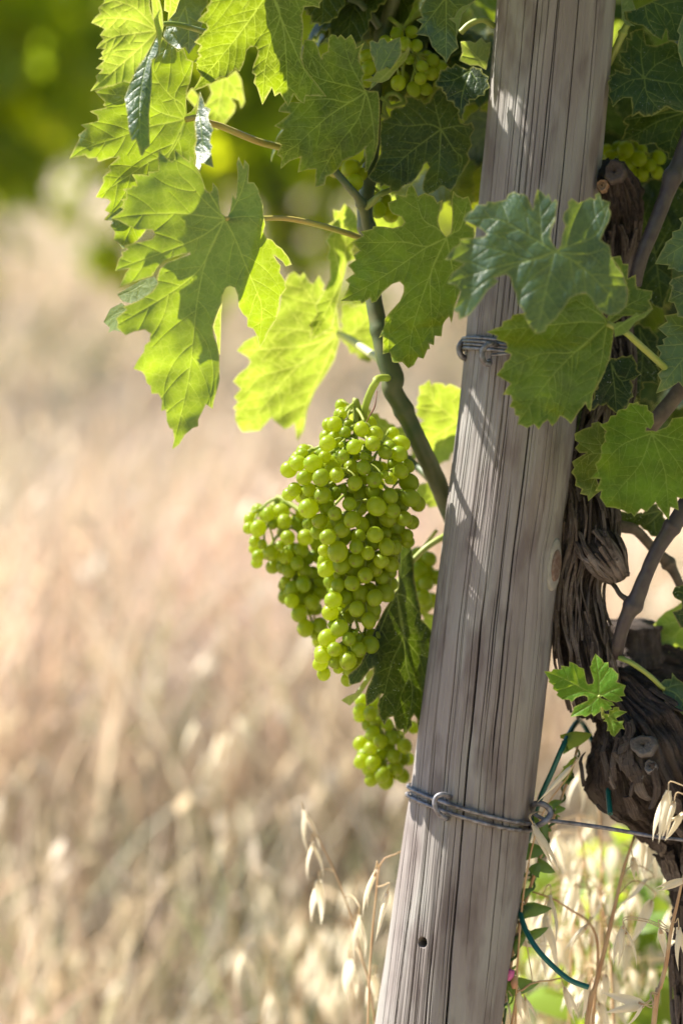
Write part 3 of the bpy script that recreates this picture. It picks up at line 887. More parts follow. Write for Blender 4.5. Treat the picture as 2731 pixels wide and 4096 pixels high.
def leaf(parent, crop, poly, J=None, tips=(), dz=0.0, nrm=(0.3, 0.0), mat='leaf', conv=0.06, und=1.0, s=8.0, seed=1,
         tooth=None, pet=None, name='leaf', back=False, fold=None, label=None):
    """nrm: lean of the blade's face (to the right, upwards); conv: how far the rim bends back; pet: (crop, path, dz, radius, material)"""
    P = px(crop, poly)
    if tooth: P = teeth(P, tooth[0], tooth[1], seed)
    j = px(crop, J)[0] if J is not None else P.mean(0)
    paths = [px(crop, t) for t in tips]
    co, F, vein, edge, rel = leaf_geom(P, j, paths, s, seed, 1.0)
    r = np.random.default_rng(seed)
    X = (co - j)
    size = np.abs(X).max()
    h = K * (nrm[0] * X[:, 0] - nrm[1] * X[:, 1])
    h += conv * K * size * (np.linalg.norm(X, axis=1) / size) ** 2
    rr = np.linalg.norm(X, axis=1) / size
    for wl, am in ((330, 3.2e-3), (170, 1.5e-3), (85, 0.5e-3)):
        for k in range(2):
            a = r.uniform(0, math.pi); ph = r.uniform(0, 6.28)
            h += und * am * 0.7 * (0.25 + rr) * np.sin((X[:, 0] * math.cos(a) + X[:, 1] * math.sin(a)) * 6.283 / (wl * r.uniform(.8, 1.25)) + ph)
    if fold is not None:      # (line point, line direction, slope): blade bends back beyond the line
        for (fp, fd, sl) in fold:
            fp = px(crop, fp)[0]; fd = np.array(fd, float); fd /= np.linalg.norm(fd)
            d = (co - fp) @ np.array([-fd[1], fd[0]])
            h += K * sl * np.maximum(0, d) * np.clip(d / 40, 0, 1)
    V = at(co[:, 0], co[:, 1], dz + h + rel)
    # photo rows run downwards: turn faces so that the upper side looks at the camera
    F = F if back else F[:, ::-1]
    a, b, c = V[F[:200, 0]], V[F[:200, 1]], V[F[:200, 2]]
    o = obj(name, V, F, M[mat], parent, origin=at(j[0], j[1], dz), uv=co * K * 100, attrs={'vein': vein, 'edge': edge})
    if label: o['label'] = label
    if pet:
        pc, path, pdz, prad, pm = pet
        q = pts3(pc, path, pdz)
        Vt, Ft = tube(q, np.linspace(prad, prad * 1.25, len(q)), n=30, seg=8)
        obj('petiole', Vt, Ft, M[pm], o)
    return o

SHOOT = empty('vine_shoot', pts3('G', [(1290, 880)], 0.09)[0], 'green vine shoot left of the post bearing large sunlit lobed leaves', 'grapevine')
VINE = empty('grapevine', at(2790, 6250, 0.07), 'gnarled old grapevine with shaggy dark bark and shaded leaves right of the post', 'grapevine')

def traced_leaves():
    S, W = SHOOT, VINE
    # the large leaf hanging left, pale veins
    l3 = leaf(S, 'B', [(700,460),(690,420),(688,370),(682,330),(655,300),(652,340),(640,358),(620,340),(605,295),(590,250),(565,215),(550,170),(535,165),(533,190),(505,170),(480,150),(455,128),(455,180),(440,190),(405,165),(372,130),(370,190),(372,240),(340,245),(318,243),(320,265),(285,258),(233,258),(250,285),(260,320),(235,315),(232,328),(185,335),(205,352),(205,385),(172,388),(190,400),(185,420),(172,430),(190,440),(165,460),(122,488),(165,500),(200,520),(240,540),(262,548),(300,545),(340,548),(355,570),(340,595),(300,605),(250,615),(200,628),(192,632),(210,650),(175,668),(185,680),(165,700),(145,765),(190,755),(220,750),(200,775),(190,800),(165,850),(200,835),(260,815),(340,790),(366,745),(400,710),(460,688),(535,666),(536,676),(465,700),(410,722),(378,755),(364,800),(368,830),(340,870),(290,905),(240,930),(185,950),(205,965),(150,1010),(160,1035),(155,1060),(200,1100),(245,1080),(300,1070),(330,1090),(325,1130),(300,1150),(295,1185),(265,1225),(240,1275),(285,1290),(300,1310),(310,1350),(330,1365),(335,1405),(370,1405),(390,1440),(385,1495),(410,1490),(415,1550),(430,1585),(445,1590),(455,1640),(443,1697),(480,1670),(510,1620),(550,1585),(580,1575),(580,1540),(600,1500),(620,1460),(655,1485),(662,1440),(680,1380),(692,1330),(690,1210),(680,1150),(660,1100),(655,1050),(670,1000),(700,930),(705,890),(725,850),(745,842),(770,850),(785,890),(790,950),(810,985),(835,1010),(835,1055),(865,1065),(885,1100),(900,1165),(930,1120),(945,1080),(985,1020),(1000,960),(1005,900),(1040,855),(1030,810),(1005,770),(1010,735),(985,700),(975,680),(1020,715),(1035,740),(1068,730),(1050,690),(1015,645),(985,625),(965,600),(935,590),(920,555),(930,520),(920,470),(918,420),(908,385),(900,370),(890,330),(870,300),(840,300),(845,210),(820,180),(815,220),(790,165),(780,200),(785,260),(780,330),(775,385),(755,355),(752,400),(745,450),(730,485)],
         (718, 492), [[(520,465),(400,462),(250,470),(130,488)], [(610,395),(540,310),(480,250),(458,140)], [(600,580),(400,665),(270,710),(155,755)], [(625,690),(575,920),(555,1100),(525,1350),(448,1685)], [(625,690),(560,780),(400,900),(165,1040)], [(770,590),(830,740),(880,860),(910,960),(900,1155)], [(790,480),(860,478),(915,490)], [(760,440),(800,360),(825,280),(838,215)], [(655,385),(560,240),(380,150)]],
         dz=-0.045, nrm=(0.42, 0.08), mat='leaf', conv=0.08, und=0.8, s=7.0, seed=3, fold=[((905, 400), (0.25, -1), 0.9)],
         pet=('B', [(725,490),(800,485),(925,488),(1000,486),(1080,494),(1180,515),(1290,545),(1400,580),(1425,590)], [-0.044,-0.028,-0.022,-0.018,-0.012,-0.004,0.01,0.026,0.034], 0.0017, 'petiole'))
    leaf(l3, 'B', [(155,885),(200,858),(280,812),(352,792),(372,830),(345,872),(292,908),(232,932),(185,922)], (300,830), [[(230,870),(170,890)]], dz=-0.035, nrm=(-0.5,0.3), mat='leaf_pale', conv=0, und=.4, seed=4, name='curled_lobe', back=True)
    leaf(l3, 'B', [(85,1030),(120,960),(180,930),(205,950),(215,965),(165,1012),(172,1080),(140,1072),(110,1086),(118,1060)], (190,980), [[(150,990),(95,1028)]], dz=-0.035, nrm=(-0.8,0.3), mat='leaf_pale', conv=0, und=.4, seed=5, name='curled_lobe', back=True)
    leaf(l3, 'B', [(706,930),(700,990),(698,1080),(694,1200),(682,1200),(672,1110),(655,1055),(672,1000),(692,950)], (690,960), [], dz=-0.025, nrm=(0.9,0), mat='leaf_pale', conv=0, und=.3, seed=6, name='curled_lobe', back=True)
    # leaf behind it, upper left
    l2 = leaf(S, 'A', [(570,210),(600,240),(640,268),(660,292),(690,270),(712,335),(747,350),(742,400),(730,470),(712,520),(706,580),(710,650),(735,635),(765,590),(780,520),(765,650),(755,700),(760,760),(765,800),(755,850),(760,900),(755,950),(680,1040),(560,1200),(450,1350),(400,1400),(344,1422),(320,1385),(290,1373),(301,1324),(275,1290),(285,1262),(235,1255),(270,1215),(240,1200),(275,1150),(260,1135),(190,1125),(235,1040),(230,1010),(275,970),(260,950),(300,915),(320,898),(280,900),(205,925),(195,900),(150,905),(130,885),(40,905),(100,785),(90,770),(135,735),(105,712),(205,690),(200,660),(155,635),(250,612),(230,600),(245,580),(220,560),(185,520),(260,490),(380,440),(500,360),(540,260)],
         (700, 680), [[(610,700),(500,722),(300,790),(130,845),(50,900)], [(610,860),(500,920),(380,1000),(200,1120)], [(690,600),(610,540),(520,400),(570,230)], [(670,780),(600,900),(480,1100),(345,1400)], [(640,560),(690,450),(735,360)], [(560,640),(420,560),(200,530)]],
         dz=-0.021, nrm=(0.42, 0.08), mat='leaf', conv=0.05, und=1.0, seed=7,
         pet=('A', [(705,682),(780,668),(835,700),(900,718),(1000,760),(1120,808),(1245,842),(1400,900),(1560,1000)], [-.026,-.02,-.015,-.005,.005,.02,.035,.05,.06], 0.0021, 'petiole'))
    leaf(l2, 'A', [(785,520),(803,565),(812,605),(847,622),(832,660),(836,690),(862,737),(850,765),(842,812),(856,835),(846,862),(862,957),(825,942),(792,925),(786,978),(760,945),(765,890),(755,850),(765,800),(760,760),(755,700),(768,640)], (775,640), [[(790,720),(800,850)]], dz=-0.042, nrm=(-0.75,0.55), mat='leaf', conv=0, und=.7, seed=8, name='curled_lobe')
    # folded leaf, far upper left
    l1 = leaf(S, 'A', [(230,-40),(240,12),(205,45),(215,75),(190,95),(165,130),(212,150),(240,165),(215,200),(235,225),(212,245),(192,278),(245,280),(220,300),(232,320),(205,335),(240,345),(190,390),(225,400),(190,435),(200,460),(160,520),(215,505),(255,495),(290,490),(350,465),(385,475),(400,450),(420,400),(470,330),(520,240),(545,190),(530,140),(505,60),(500,30),(500,-40)],
         (545, 175), [[(440,275),(300,400),(175,510)], [(420,190),(300,210),(200,275)], [(400,115),(260,105),(175,130)], [(420,50),(320,10),(240,-20)]],
         dz=-0.052, nrm=(0.4, 0.0), mat='leaf_pale', conv=0.03, und=.8, seed=9,
         pet=('A', [(560,140),(600,136),(660,140),(720,155),(800,178),(950,220)], [-.052,-.045,-.035,-.02,.01,.05], 0.0017, 'petiole_green'))
    leaf(l1, 'A', [(545,190),(520,240),(470,330),(420,400),(400,450),(385,475),(355,560),(362,600),(370,650),(378,740),(395,805),(420,795),(445,880),(455,893),(475,855),(500,832),(497,760),(495,650),(512,480),(510,340),(545,325),(562,260)], (545,200), [[(480,360),(440,600),(455,880)]], dz=-0.052, nrm=(-0.35,0.3), mat='leaf', conv=0.02, und=.8, seed=10, name='folded_lobe')
    leaf(l1, 'A', [(505,-40),(545,-40),(570,60),(577,150),(565,230),(555,320),(540,200),(515,90)], (560,150), [[(545,60),(530,-30)]], dz=-0.056, nrm=(0.9,0), mat='leaf_pale', conv=0, und=.3, seed=11, name='folded_lobe', back=True)
    # top centre leaf
    leaf(S, 'A', [(840,-60),(845,10),(820,40),(828,60),(800,85),(768,120),(818,135),(830,160),(808,180),(800,195),(752,240),(790,260),(765,300),(785,320),(748,350),(770,365),(765,395),(790,430),(775,465),(738,522),(800,500),(850,475),(900,440),(940,440),(985,390),(1010,410),(1030,370),(1040,340),(1050,290),(1070,268),(1100,265),(1115,285),(1110,320),(1090,365),(1080,415),(1100,430),(1090,470),(1110,500),(1140,598),(1170,545),(1195,500),(1210,550),(1240,530),(1285,608),(1310,560),(1320,535),(1340,570),(1380,592),(1385,548),(1440,548),(1505,550),(1460,490),(1420,440),(1380,390),(1360,330),(1365,290),(1370,200),(1375,150),(1365,90),(1380,40),(1430,35),(1468,48),(1465,20),(1490,-10),(1480,-60)],
         (1185, -50), [[(1145,0),(1030,165),(900,330),(750,510)], [(1240,85),(1175,280),(1150,430),(1140,585)], [(1240,85),(1300,225),(1380,400),(1490,545)], [(1330,-10),(1460,30)], [(1000,-20),(860,10)], [(1240,85),(1270,250),(1285,600)]],
         dz=-0.055, nrm=(0.4, -0.25), mat='leaf_mid', conv=0.05, und=.9, seed=12, fold=[((1385, 420), (0.5, -1), 0.5)])
    leaf(S, 'A', [(590,-30),(830,-30),(830,20),(790,80),(800,130),(770,240),(720,310),(700,270),(660,280),(600,250),(575,200),(600,130),(610,60)], (700,40), [[(720,150),(720,300)], [(620,200)]], dz=0.03, nrm=(-0.3,0.6), mat='leaf', seed=13)
    leaf(S, 'A', [(585,-60),(700,-60),(665,10),(645,70),(600,122),(605,70),(580,60)], (620,-40), [[(615,60),(605,115)]], dz=-0.02, nrm=(0.5,-0.3), mat='leaf_pale', seed=14)
    leaf(S, 'A', [(830,480),(880,460),(940,440),(990,400),(1020,450),(1040,580),(1020,620),(1005,570),(960,560),(990,600),(980,640),(920,715),(880,740),(830,690),(700,550),(740,500),(815,600),(850,530)], (920,430), [[(900,560),(870,720)], [(990,520),(1025,610)]], dz=0.11, nrm=(0.5,-0.2), mat='leaf_pale', seed=15)
    # leaf with the dappled light, centre
    l5 = leaf(S, 'C', [(260,250),(290,248),(325,255),(345,290),(368,365),(372,340),(410,320),(412,240),(430,215),(460,220),(470,235),(490,215),(520,245),(555,215),(580,260),(590,300),(638,265),(620,310),(608,340),(612,400),(640,460),(620,500),(640,560),(665,570),(700,570),(725,575),(735,640),(735,700),(730,800),(725,900),(700,990),(660,1070),(640,1085),(645,1000),(640,940),(655,915),(620,950),(600,965),(560,985),(500,1010),(490,1040),(450,1085),(400,1110),(390,1160),(330,1175),(330,1110),(335,1060),(280,1065),(220,1082),(230,1030),(240,985),(170,1010),(112,1060),(120,990),(88,970),(100,940),(120,905),(78,890),(100,850),(130,815),(72,790),(120,755),(175,712),(100,700),(110,670),(140,640),(240,640),(260,560),(250,450),(245,350),(255,300)],
         (648, 578), [[(440,710),(330,800),(200,920),(95,968)], [(600,740),(480,900),(390,1050),(335,1165)], [(540,540),(340,485),(262,400)], [(590,480),(550,400),(520,300),(520,255)], [(680,700),(700,900),(660,1060)], [(540,640),(400,620),(180,640)]],
         dz=0.012, nrm=(0.22, -0.15), mat='leaf_mid', conv=0.06, seed=16)
    leaf(l5, 'C', [(665,572),(700,540),(770,480),(870,345),(870,290),(862,232),(820,245),(782,268),(760,235),(735,245),(720,268),(685,252),(670,262),(675,330),(700,400),(715,450),(690,500)], (670,570), [[(740,440),(800,330),(858,240)], [(720,350),(690,265)]], dz=0.014, nrm=(-0.2,-0.3), mat='leaf', seed=17, name='lobe')
    leaf(l5, 'C', [(630,505),(690,485),(710,455),(765,430),(785,385),(850,345),(890,330),(912,290),(925,312),(900,375),(855,420),(815,470),(790,500),(745,520),(700,515)], (740,500), [[(820,420),(910,320)]], dz=0.0, nrm=(0.2,0.7), mat='leaf_pale', conv=0, und=.4, seed=18, name='curled_lobe', back=True)
    leaf(S, 'C', [(890,600),(930,600),(975,625),(990,620),(1010,650),(1040,640),(1060,600),(1110,540),(1130,560),(1160,610),(1210,650),(1230,690),(1240,770),(1280,780),(1310,765),(1328,810),(1300,860),(1312,910),(1285,960),(1300,1000),(1280,1040),(1240,1100),(1220,1120),(1210,1160),(1180,1205),(1150,1180),(1125,1165),(1080,1200),(1030,1225),(1000,1190),(1005,1140),(1020,1090),(1045,1050),(1030,1020),(1010,1030),(1000,1060),(960,1120),(930,1150),(890,1160),(850,1200),(800,1205),(795,1170),(760,1160),(735,1180),(735,1150),(690,1140),(660,1110),(700,1050),(740,960),(735,850),(740,760),(770,745),(800,730),(800,700),(830,675),(890,665),(900,640)],
         (1118, 810), [[(930,950),(820,1050),(690,1135)], [(1110,950),(1100,1080),(1080,1195)], [(1200,940),(1250,1000),(1210,1150)], [(1040,780),(900,790),(750,765)], [(1090,700),(1070,610)], [(1230,790),(1322,812)]],
         dz=0.035, nrm=(0.1, 0.25), mat='leaf_dark', conv=0.06, seed=19)
    leaf(S, 'D', [(835,545),(800,500),(785,440),(800,370),(815,310),(780,330),(760,290),(700,270),(660,290),(640,240),(620,215),(595,235),(580,290),(515,275),(525,310),(470,330),(480,370),(500,400),(555,420),(575,450),(560,475),(500,490),(450,480),(380,478),(375,495),(300,510),(320,535),(245,580),(295,630),(255,660),(270,690),(220,725),(245,750),(260,775),(205,815),(230,840),(215,880),(175,945),(250,950),(300,945),(305,965),(360,930),(370,960),(400,950),(440,890),(500,840),(545,825),(570,850),(570,890),(545,950),(490,1010),(450,1060),(450,1100),(415,1180),(440,1165),(440,1280),(485,1270),(500,1330),(520,1335),(560,1330),(600,1370),(635,1350),(660,1300),(695,1310),(720,1250),(735,1250),(730,1215),(760,1225),(765,1165),(808,1170),(815,1100),(830,1070),(855,1045),(870,1085),(885,1010),(900,950),(930,880),(960,800),(970,740),(1000,620),(1015,530),(1010,490),(960,460),(1000,380),(990,330),(975,290),(940,300),(900,280),(880,255),(870,320),(875,400),(870,480),(865,520)],
         (840, 548), [[(700,620),(540,730),(350,850),(180,942)], [(720,603),(570,578),(380,580),(255,582)], [(745,760),(670,970),(620,1150),(600,1360)], [(780,490),(690,430),(640,260)], [(860,660),(885,800),(895,940)], [(880,520),(930,480),(975,300)], [(745,760),(740,950),(760,1210)]],
         dz=0.0, nrm=(0.3, -0.18), mat='leaf_mid', conv=0.05, seed=20, fold=[((500, 1080), (1, -0.15), -0.8)])
    leaf(S, 'C', [(990,90),(985,60),(1010,10),(1030,-30),(1320,-30),(1340,0),(1280,40),(1240,90),(1230,150),(1215,240),(1228,300),(1180,340),(1150,398),(1130,360),(1095,330),(1060,290),(1040,230),(960,215),(1000,150),(960,125),(1000,110)], (1150,-20), [[(1150,150),(1150,390)], [(1060,100),(970,210)], [(1230,60)]], dz=-0.02, nrm=(0.1,0.35), mat='leaf', seed=21)
    leaf(S, 'C', [(1250,40),(1320,15),(1250,90),(1235,160),(1215,230),(1210,150),(1165,115),(1200,110),(1220,70)], (1240,70), [], dz=-0.03, nrm=(0.6,0.2), mat='leaf_pale', conv=0, und=.3, seed=22, back=True)
    leaf(S, 'C', [(1070,510),(1110,505),(1100,460),(1150,430),(1200,420),(1230,400),(1260,440),(1300,430),(1340,420),(1400,470),(1420,530),(1380,600),(1300,620),(1290,650),(1260,680),(1255,770),(1230,740),(1230,690),(1200,650),(1150,610),(1130,560),(1090,530)], (1300,440), [[(1200,500),(1080,512)], [(1250,600),(1240,740)], [(1350,520)]], dz=0.012, nrm=(-0.1,0.3), mat='leaf_dark', seed=23, tooth=(38, 9))
    leaf(S, 'C', [(1240,260),(1300,255),(1330,270),(1370,235),(1400,270),(1430,260),(1425,330),(1400,440),(1350,410),(1300,410),(1230,380),(1250,330)], (1390,420), [[(1330,340),(1250,270)]], dz=0.02, nrm=(0.2,-0.2), mat='leaf_pale', seed=24, back=True)
    leaf(S, 'C', [(850,-30),(1000,-30),(980,50),(950,100),(900,150),(830,175),(790,80)], (980,-20), [[(900,80),(840,165)]], dz=0.12, nrm=(0.4,-0.3), mat='leaf_pale', seed=25, tooth=(40, 9))
    leaf(S, 'C', [(660,290),(655,190),(700,160),(740,60),(860,60),(800,180),(720,250)], (800,80), [[(720,200),(662,285)]], dz=0.12, nrm=(0.4,-0.3), mat='leaf_pale', seed=26, tooth=(40, 9))
    leaf(S, 'C', [(690,1150),(740,1180),(800,1230),(900,1240),(960,1330),(900,1420),(860,1460),(790,1470),(680,1430)], (700,1170), [[(800,1320),(870,1440)], [(720,1320)]], dz=0.13, nrm=(0.5,-0.3), mat='leaf_pale', seed=27, tooth=(40, 9))
    # pale leaves behind the shoot, out of focus
    l11 = leaf(S, 'B', [(1050,780),(1080,765),(1110,790),(1130,770),(1160,820),(1180,830),(1210,785),(1240,840),(1230,860),(1290,900),(1310,1000),(1320,1080),(1315,1140),(1290,1230),(1250,1300),(1190,1390),(1150,1490),(1130,1600),(1095,1655),(1080,1560),(1060,1580),(1030,1590),(980,1550),(960,1530),(900,1600),(810,1605),(790,1580),(770,1540),(775,1490),(760,1480),(785,1450),(765,1420),(800,1380),(760,1340),(790,1300),(830,1270),(850,1240),(840,1215),(780,1180),(820,1130),(880,1100),(950,1060),(1000,960),(1010,880),(1030,820)],
         (1310, 1090), [[(1200,1085),(1060,1065),(960,1070)], [(1150,1150),(950,1170),(790,1182)], [(1150,1230),(980,1290),(770,1340)], [(1190,1180),(1050,1310),(930,1460),(815,1595)], [(1230,1280),(1150,1450),(1095,1640)], [(1200,950),(1085,775)]],
         dz=0.14, nrm=(0.55, -0.25), mat='leaf_pale', conv=0.04, und=1.2, seed=28,
         pet=('B', [(1310,1090),(1370,1120),(1430,1160),(1520,1222),(1560,1250)], [.14,.125,.11,.085,.07], 0.0026, 'petiole_white'))
    leaf(S, 'B', [(1330,930),(1400,950),(1480,920),(1500,1100),(1520,1200),(1450,1240),(1420,1210),(1370,1180),(1330,1120),(1325,1000)], (1330,1090), [[(1400,1080),(1490,980)], [(1400,1150),(1460,1230)]], dz=0.15, nrm=(0.5,-0.25), mat='leaf_pale', seed=29, tooth=(45, 9))
    leaf(S, 'B', [(1340,410),(1370,430),(1400,470),(1420,540),(1420,600),(1380,660),(1410,700),(1360,720),(1330,830),(1310,900),(1300,950),(1290,1010),(1280,1060),(1230,1090),(1160,1130),(1170,1060),(1155,1050),(1200,990),(1190,940),(1230,880),(1270,800),(1265,720),(1250,690),(1265,640),(1245,605),(1265,570),(1300,540),(1255,520),(1290,500),(1280,440),(1320,450)],
         (1330, 800), [[(1290,650),(1290,585)], [(1350,620),(1345,420)], [(1270,930),(1165,1125)]], dz=0.10, nrm=(0.6, -0.2), mat='leaf_pale', und=1.5, seed=30)
    leaf(S, 'G', [(1065,150),(1080,60),(1130,30),(1140,60),(1180,35),(1200,60),(1290,60),(1310,100),(1300,300),(1260,430),(1200,500),(1130,470),(1020,460),(1060,380),(1050,300),(1100,260),(1060,220)], (1290,260), [[(1190,180),(1090,80)], [(1150,350),(1040,450)], [(1250,120)]], dz=0.13, nrm=(0.5,-0.3), mat='leaf_pale', seed=31, tooth=(40, 8))
    leaf(S, 'G', [(670,180),(710,190),(740,160),(790,190),(850,230),(950,290),(1010,300),(1010,380),(950,420),(870,380),(780,330),(720,330),(690,260)], (990,330), [[(850,280),(700,200)]], dz=0.11, nrm=(0.4,-0.3), mat='leaf_pale', seed=32, tooth=(40, 8))
    leaf(S, 'G', [(1050,640),(1100,590),(1180,640),(1215,700),(1150,740),(1080,700)], (1200,690), [[(1120,660)]], dz=0.13, nrm=(0.4,-0.3), mat='leaf_pale', seed=33, tooth=(40, 8))
    leaf(S, 'G', [(1085,1300),(1150,1325),(1190,1370),(1160,1440),(1110,1400)], (1180,1360), [[(1110,1340)]], dz=0.12, nrm=(0.4,-0.3), mat='leaf_pale', seed=34, tooth=(40, 8))
    # dark leaf under the bunch
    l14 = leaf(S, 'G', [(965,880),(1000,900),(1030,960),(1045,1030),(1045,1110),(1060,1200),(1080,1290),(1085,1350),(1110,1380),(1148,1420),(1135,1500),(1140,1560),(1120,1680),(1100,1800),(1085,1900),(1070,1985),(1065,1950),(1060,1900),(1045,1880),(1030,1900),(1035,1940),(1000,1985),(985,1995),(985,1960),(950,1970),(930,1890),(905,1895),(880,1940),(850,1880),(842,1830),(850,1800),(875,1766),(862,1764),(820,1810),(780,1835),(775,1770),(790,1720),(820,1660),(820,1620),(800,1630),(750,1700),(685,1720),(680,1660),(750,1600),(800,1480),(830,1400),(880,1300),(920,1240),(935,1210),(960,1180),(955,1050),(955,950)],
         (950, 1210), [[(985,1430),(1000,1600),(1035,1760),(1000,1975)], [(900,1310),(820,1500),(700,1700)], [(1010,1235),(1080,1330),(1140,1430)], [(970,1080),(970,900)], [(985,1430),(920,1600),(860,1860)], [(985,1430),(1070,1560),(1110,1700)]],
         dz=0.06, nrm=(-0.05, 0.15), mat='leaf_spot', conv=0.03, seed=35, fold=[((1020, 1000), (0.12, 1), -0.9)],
         pet=('G', [(950,1210),(960,1150),(990,1080),(1045,1020),(1120,950),(1212,893),(1280,860)], [.06,.065,.068,.07,.07,.075,.09], 0.0019, 'petiole_green'))
    leaf(l14, 'G', [(822,1620),(820,1660),(790,1710),(740,1780),(690,1830),(640,1800),(680,1775),(720,1760),(760,1700),(790,1640)], (800,1660), [], dz=0.035, nrm=(-0.7,0.8), mat='leaf_pale', conv=0, und=.5, seed=36, name='curled_lobe', back=True)
    # in front of the post
    leaf(W, 'E', [(775,420),(760,380),(765,330),(790,280),(795,220),(805,160),(790,145),(770,170),(750,110),(735,130),(710,105),(680,85),(660,160),(655,210),(620,130),(600,115),(570,115),(540,100),(505,115),(490,150),(420,165),(375,160),(370,180),(310,180),(300,205),(250,235),(230,275),(280,300),(340,330),(375,360),(360,375),(300,380),(210,390),(210,420),(170,440),(120,515),(180,520),(235,540),(200,565),(160,600),(135,660),(185,670),(210,700),(200,745),(170,825),(200,840),(205,885),(270,850),(310,800),(340,760),(380,700),(430,660),(445,645),(420,625),(490,605),(515,620),(530,680),(550,720),(560,780),(600,830),(610,880),(640,930),(680,970),(730,950),(740,920),(790,880),(820,840),(850,800),(880,750),(920,730),(970,715),(1000,740),(1030,790),(1060,830),(1120,855),(1180,840),(1220,800),(1228,740),(1225,680),(1200,600),(1160,550),(1130,490),(1120,430),(1065,395),(1090,330),(1120,270),(1128,230),(1115,200),(1125,165),(1095,155),(1070,150),(1060,105),(1030,120),(1035,150),(1000,135),(980,150),(930,170),(890,140),(865,165),(870,200),(840,230),(835,270),(850,310),(830,370),(825,420),(805,455)],
         (785, 468), [[(600,350),(440,270),(240,272)], [(715,410),(700,280),(688,100)], [(640,515),(420,450),(210,405)], [(560,550),(380,640),(180,815)], [(760,580),(730,720),(682,960)], [(900,520),(1040,640),(1190,810)], [(880,430),(1040,360),(1120,175)], [(980,480),(1110,440)], [(640,515),(440,560),(140,655)]],
         dz=-0.115, nrm=(0.12, 0.30), mat='leaf', conv=0.10, und=0.6, seed=37, pet=('E', [(785,468),(830,500),(900,560),(1000,640),(1150,700)], [-.113,-.10,-.08,-.04,0.03], 0.0016, 'petiole_green'))
    l9 = leaf(W, 'E', [(370,955),(430,930),(465,920),(470,890),(520,875),(530,850),(600,840),(700,760),(900,720),(1000,720),(1060,780),(1080,850),(1100,870),(1115,890),(1145,930),(1140,1000),(1120,1120),(1080,1220),(1020,1330),(1005,1440),(985,1420),(975,1390),(940,1430),(885,1515),(850,1480),(820,1465),(800,1500),(770,1530),(745,1490),(715,1510),(690,1550),(660,1515),(620,1540),(580,1520),(560,1520),(570,1470),(545,1460),(540,1420),(510,1410),(530,1370),(520,1340),(470,1335),(500,1290),(520,1270),(430,1215),(470,1170),(480,1140),(510,1120),(520,1090),(480,1075),(500,1050),(490,1020),(430,1000),(440,980)],
         (1105, 905), [[(980,895),(840,905),(600,930),(380,956)], [(920,1070),(770,1225),(660,1370),(562,1512)], [(1090,1000),(1060,1180),(985,1410)], [(920,1070),(700,1090),(440,1215)], [(1060,850),(900,750)], [(770,1225),(780,1380),(790,1500)]],
         dz=-0.07, nrm=(0.28, -0.05), mat='leaf_mid', conv=0.05, seed=38,
         pet=('E', [(1105,905),(1150,925),(1215,955),(1310,1040),(1410,1130),(1500,1210)], [-.07,-.068,-.065,-.05,-.03,.0], 0.0020, 'petiole_green'))
    leaf(l9, 'E', [(1100,880),(1120,840),(1180,830),(1225,780),(1230,700),(1200,600),(1130,500),(1185,490),(1200,540),(1235,540),(1230,630),(1280,605),(1280,660),(1290,690),(1380,705),(1375,750),(1360,765),(1385,815),(1300,850),(1200,860),(1160,890),(1130,900)], (1110,890), [[(1220,800),(1370,720)], [(1200,700),(1190,520)]], dz=-0.066, nrm=(0.2,0.1), mat='leaf_mid', seed=39, name='lobe')
    leaf(l9, 'E', [(1120,885),(1155,905),(1165,895),(1205,892),(1250,862),(1285,835),(1300,852),(1385,815),(1330,870),(1280,890),(1250,930),(1220,965),(1150,985),(1145,930)], (1150,940), [[(1240,880),(1370,825)]], dz=-0.078, nrm=(0.1,0.5), mat='leaf_young', conv=0, und=.4, seed=40, name='curled_lobe', back=True)
    leaf(W, 'E', [(1380,1555),(1340,1555),(1345,1535),(1370,1545),(1390,1510),(1385,1450),(1355,1430),(1350,1400),(1300,1395),(1290,1380),(1260,1390),(1240,1385),(1220,1420),(1170,1430),(1160,1460),(1125,1465),(1110,1500),(1060,1520),(1100,1560),(1085,1585),(1095,1620),(1065,1650),(1070,1690),(1060,1730),(1030,1760),(1045,1800),(1005,1845),(1065,1850),(1050,1890),(1030,1925),(1070,1920),(1060,1960),(1100,2020),(1150,2025),(1200,2040),(1230,2060),(1250,2055),(1270,2080),(1310,2030),(1345,2050),(1400,1990),(1415,2020),(1480,2100),(1490,2020),(1540,2040),(1530,1960),(1560,1970),(1620,1900),(1680,1800),(1700,1600),(1640,1480),(1568,1470),(1500,1480),(1490,1500),(1470,1530),(1400,1560)],
         (1375, 1572), [[(1200,1640),(1100,1740),(1012,1840)], [(1310,1750),(1190,1900),(1105,2012)], [(1420,1700),(1460,1830),(1480,2085)], [(1500,1600),(1660,1640)], [(1340,1500),(1250,1395)], [(1480,1680),(1560,1800),(1600,1900)]],
         dz=-0.035, nrm=(0.05, 0.35), mat='leaf_young', conv=0.06, seed=41)
    leaf(W, 'E', [(1010,1510),(1050,1500),(1090,1520),(1100,1600),(1060,1750),(1040,1850),(1070,1920),(1040,1940),(990,1985),(985,1950),(940,1940),(950,1910),(910,1890),(915,1850),(905,1830),(885,1810),(905,1780),(890,1745),(920,1725),(980,1690),(935,1690),(910,1660),(935,1630),(910,1615),(905,1575),(960,1545),(1010,1530)], (1120,1700), [[(1000,1700),(905,1780)], [(1030,1850),(990,1975)], [(1020,1580)]], dz=-0.005, nrm=(0.2,0.1), mat='leaf_pale', seed=42)
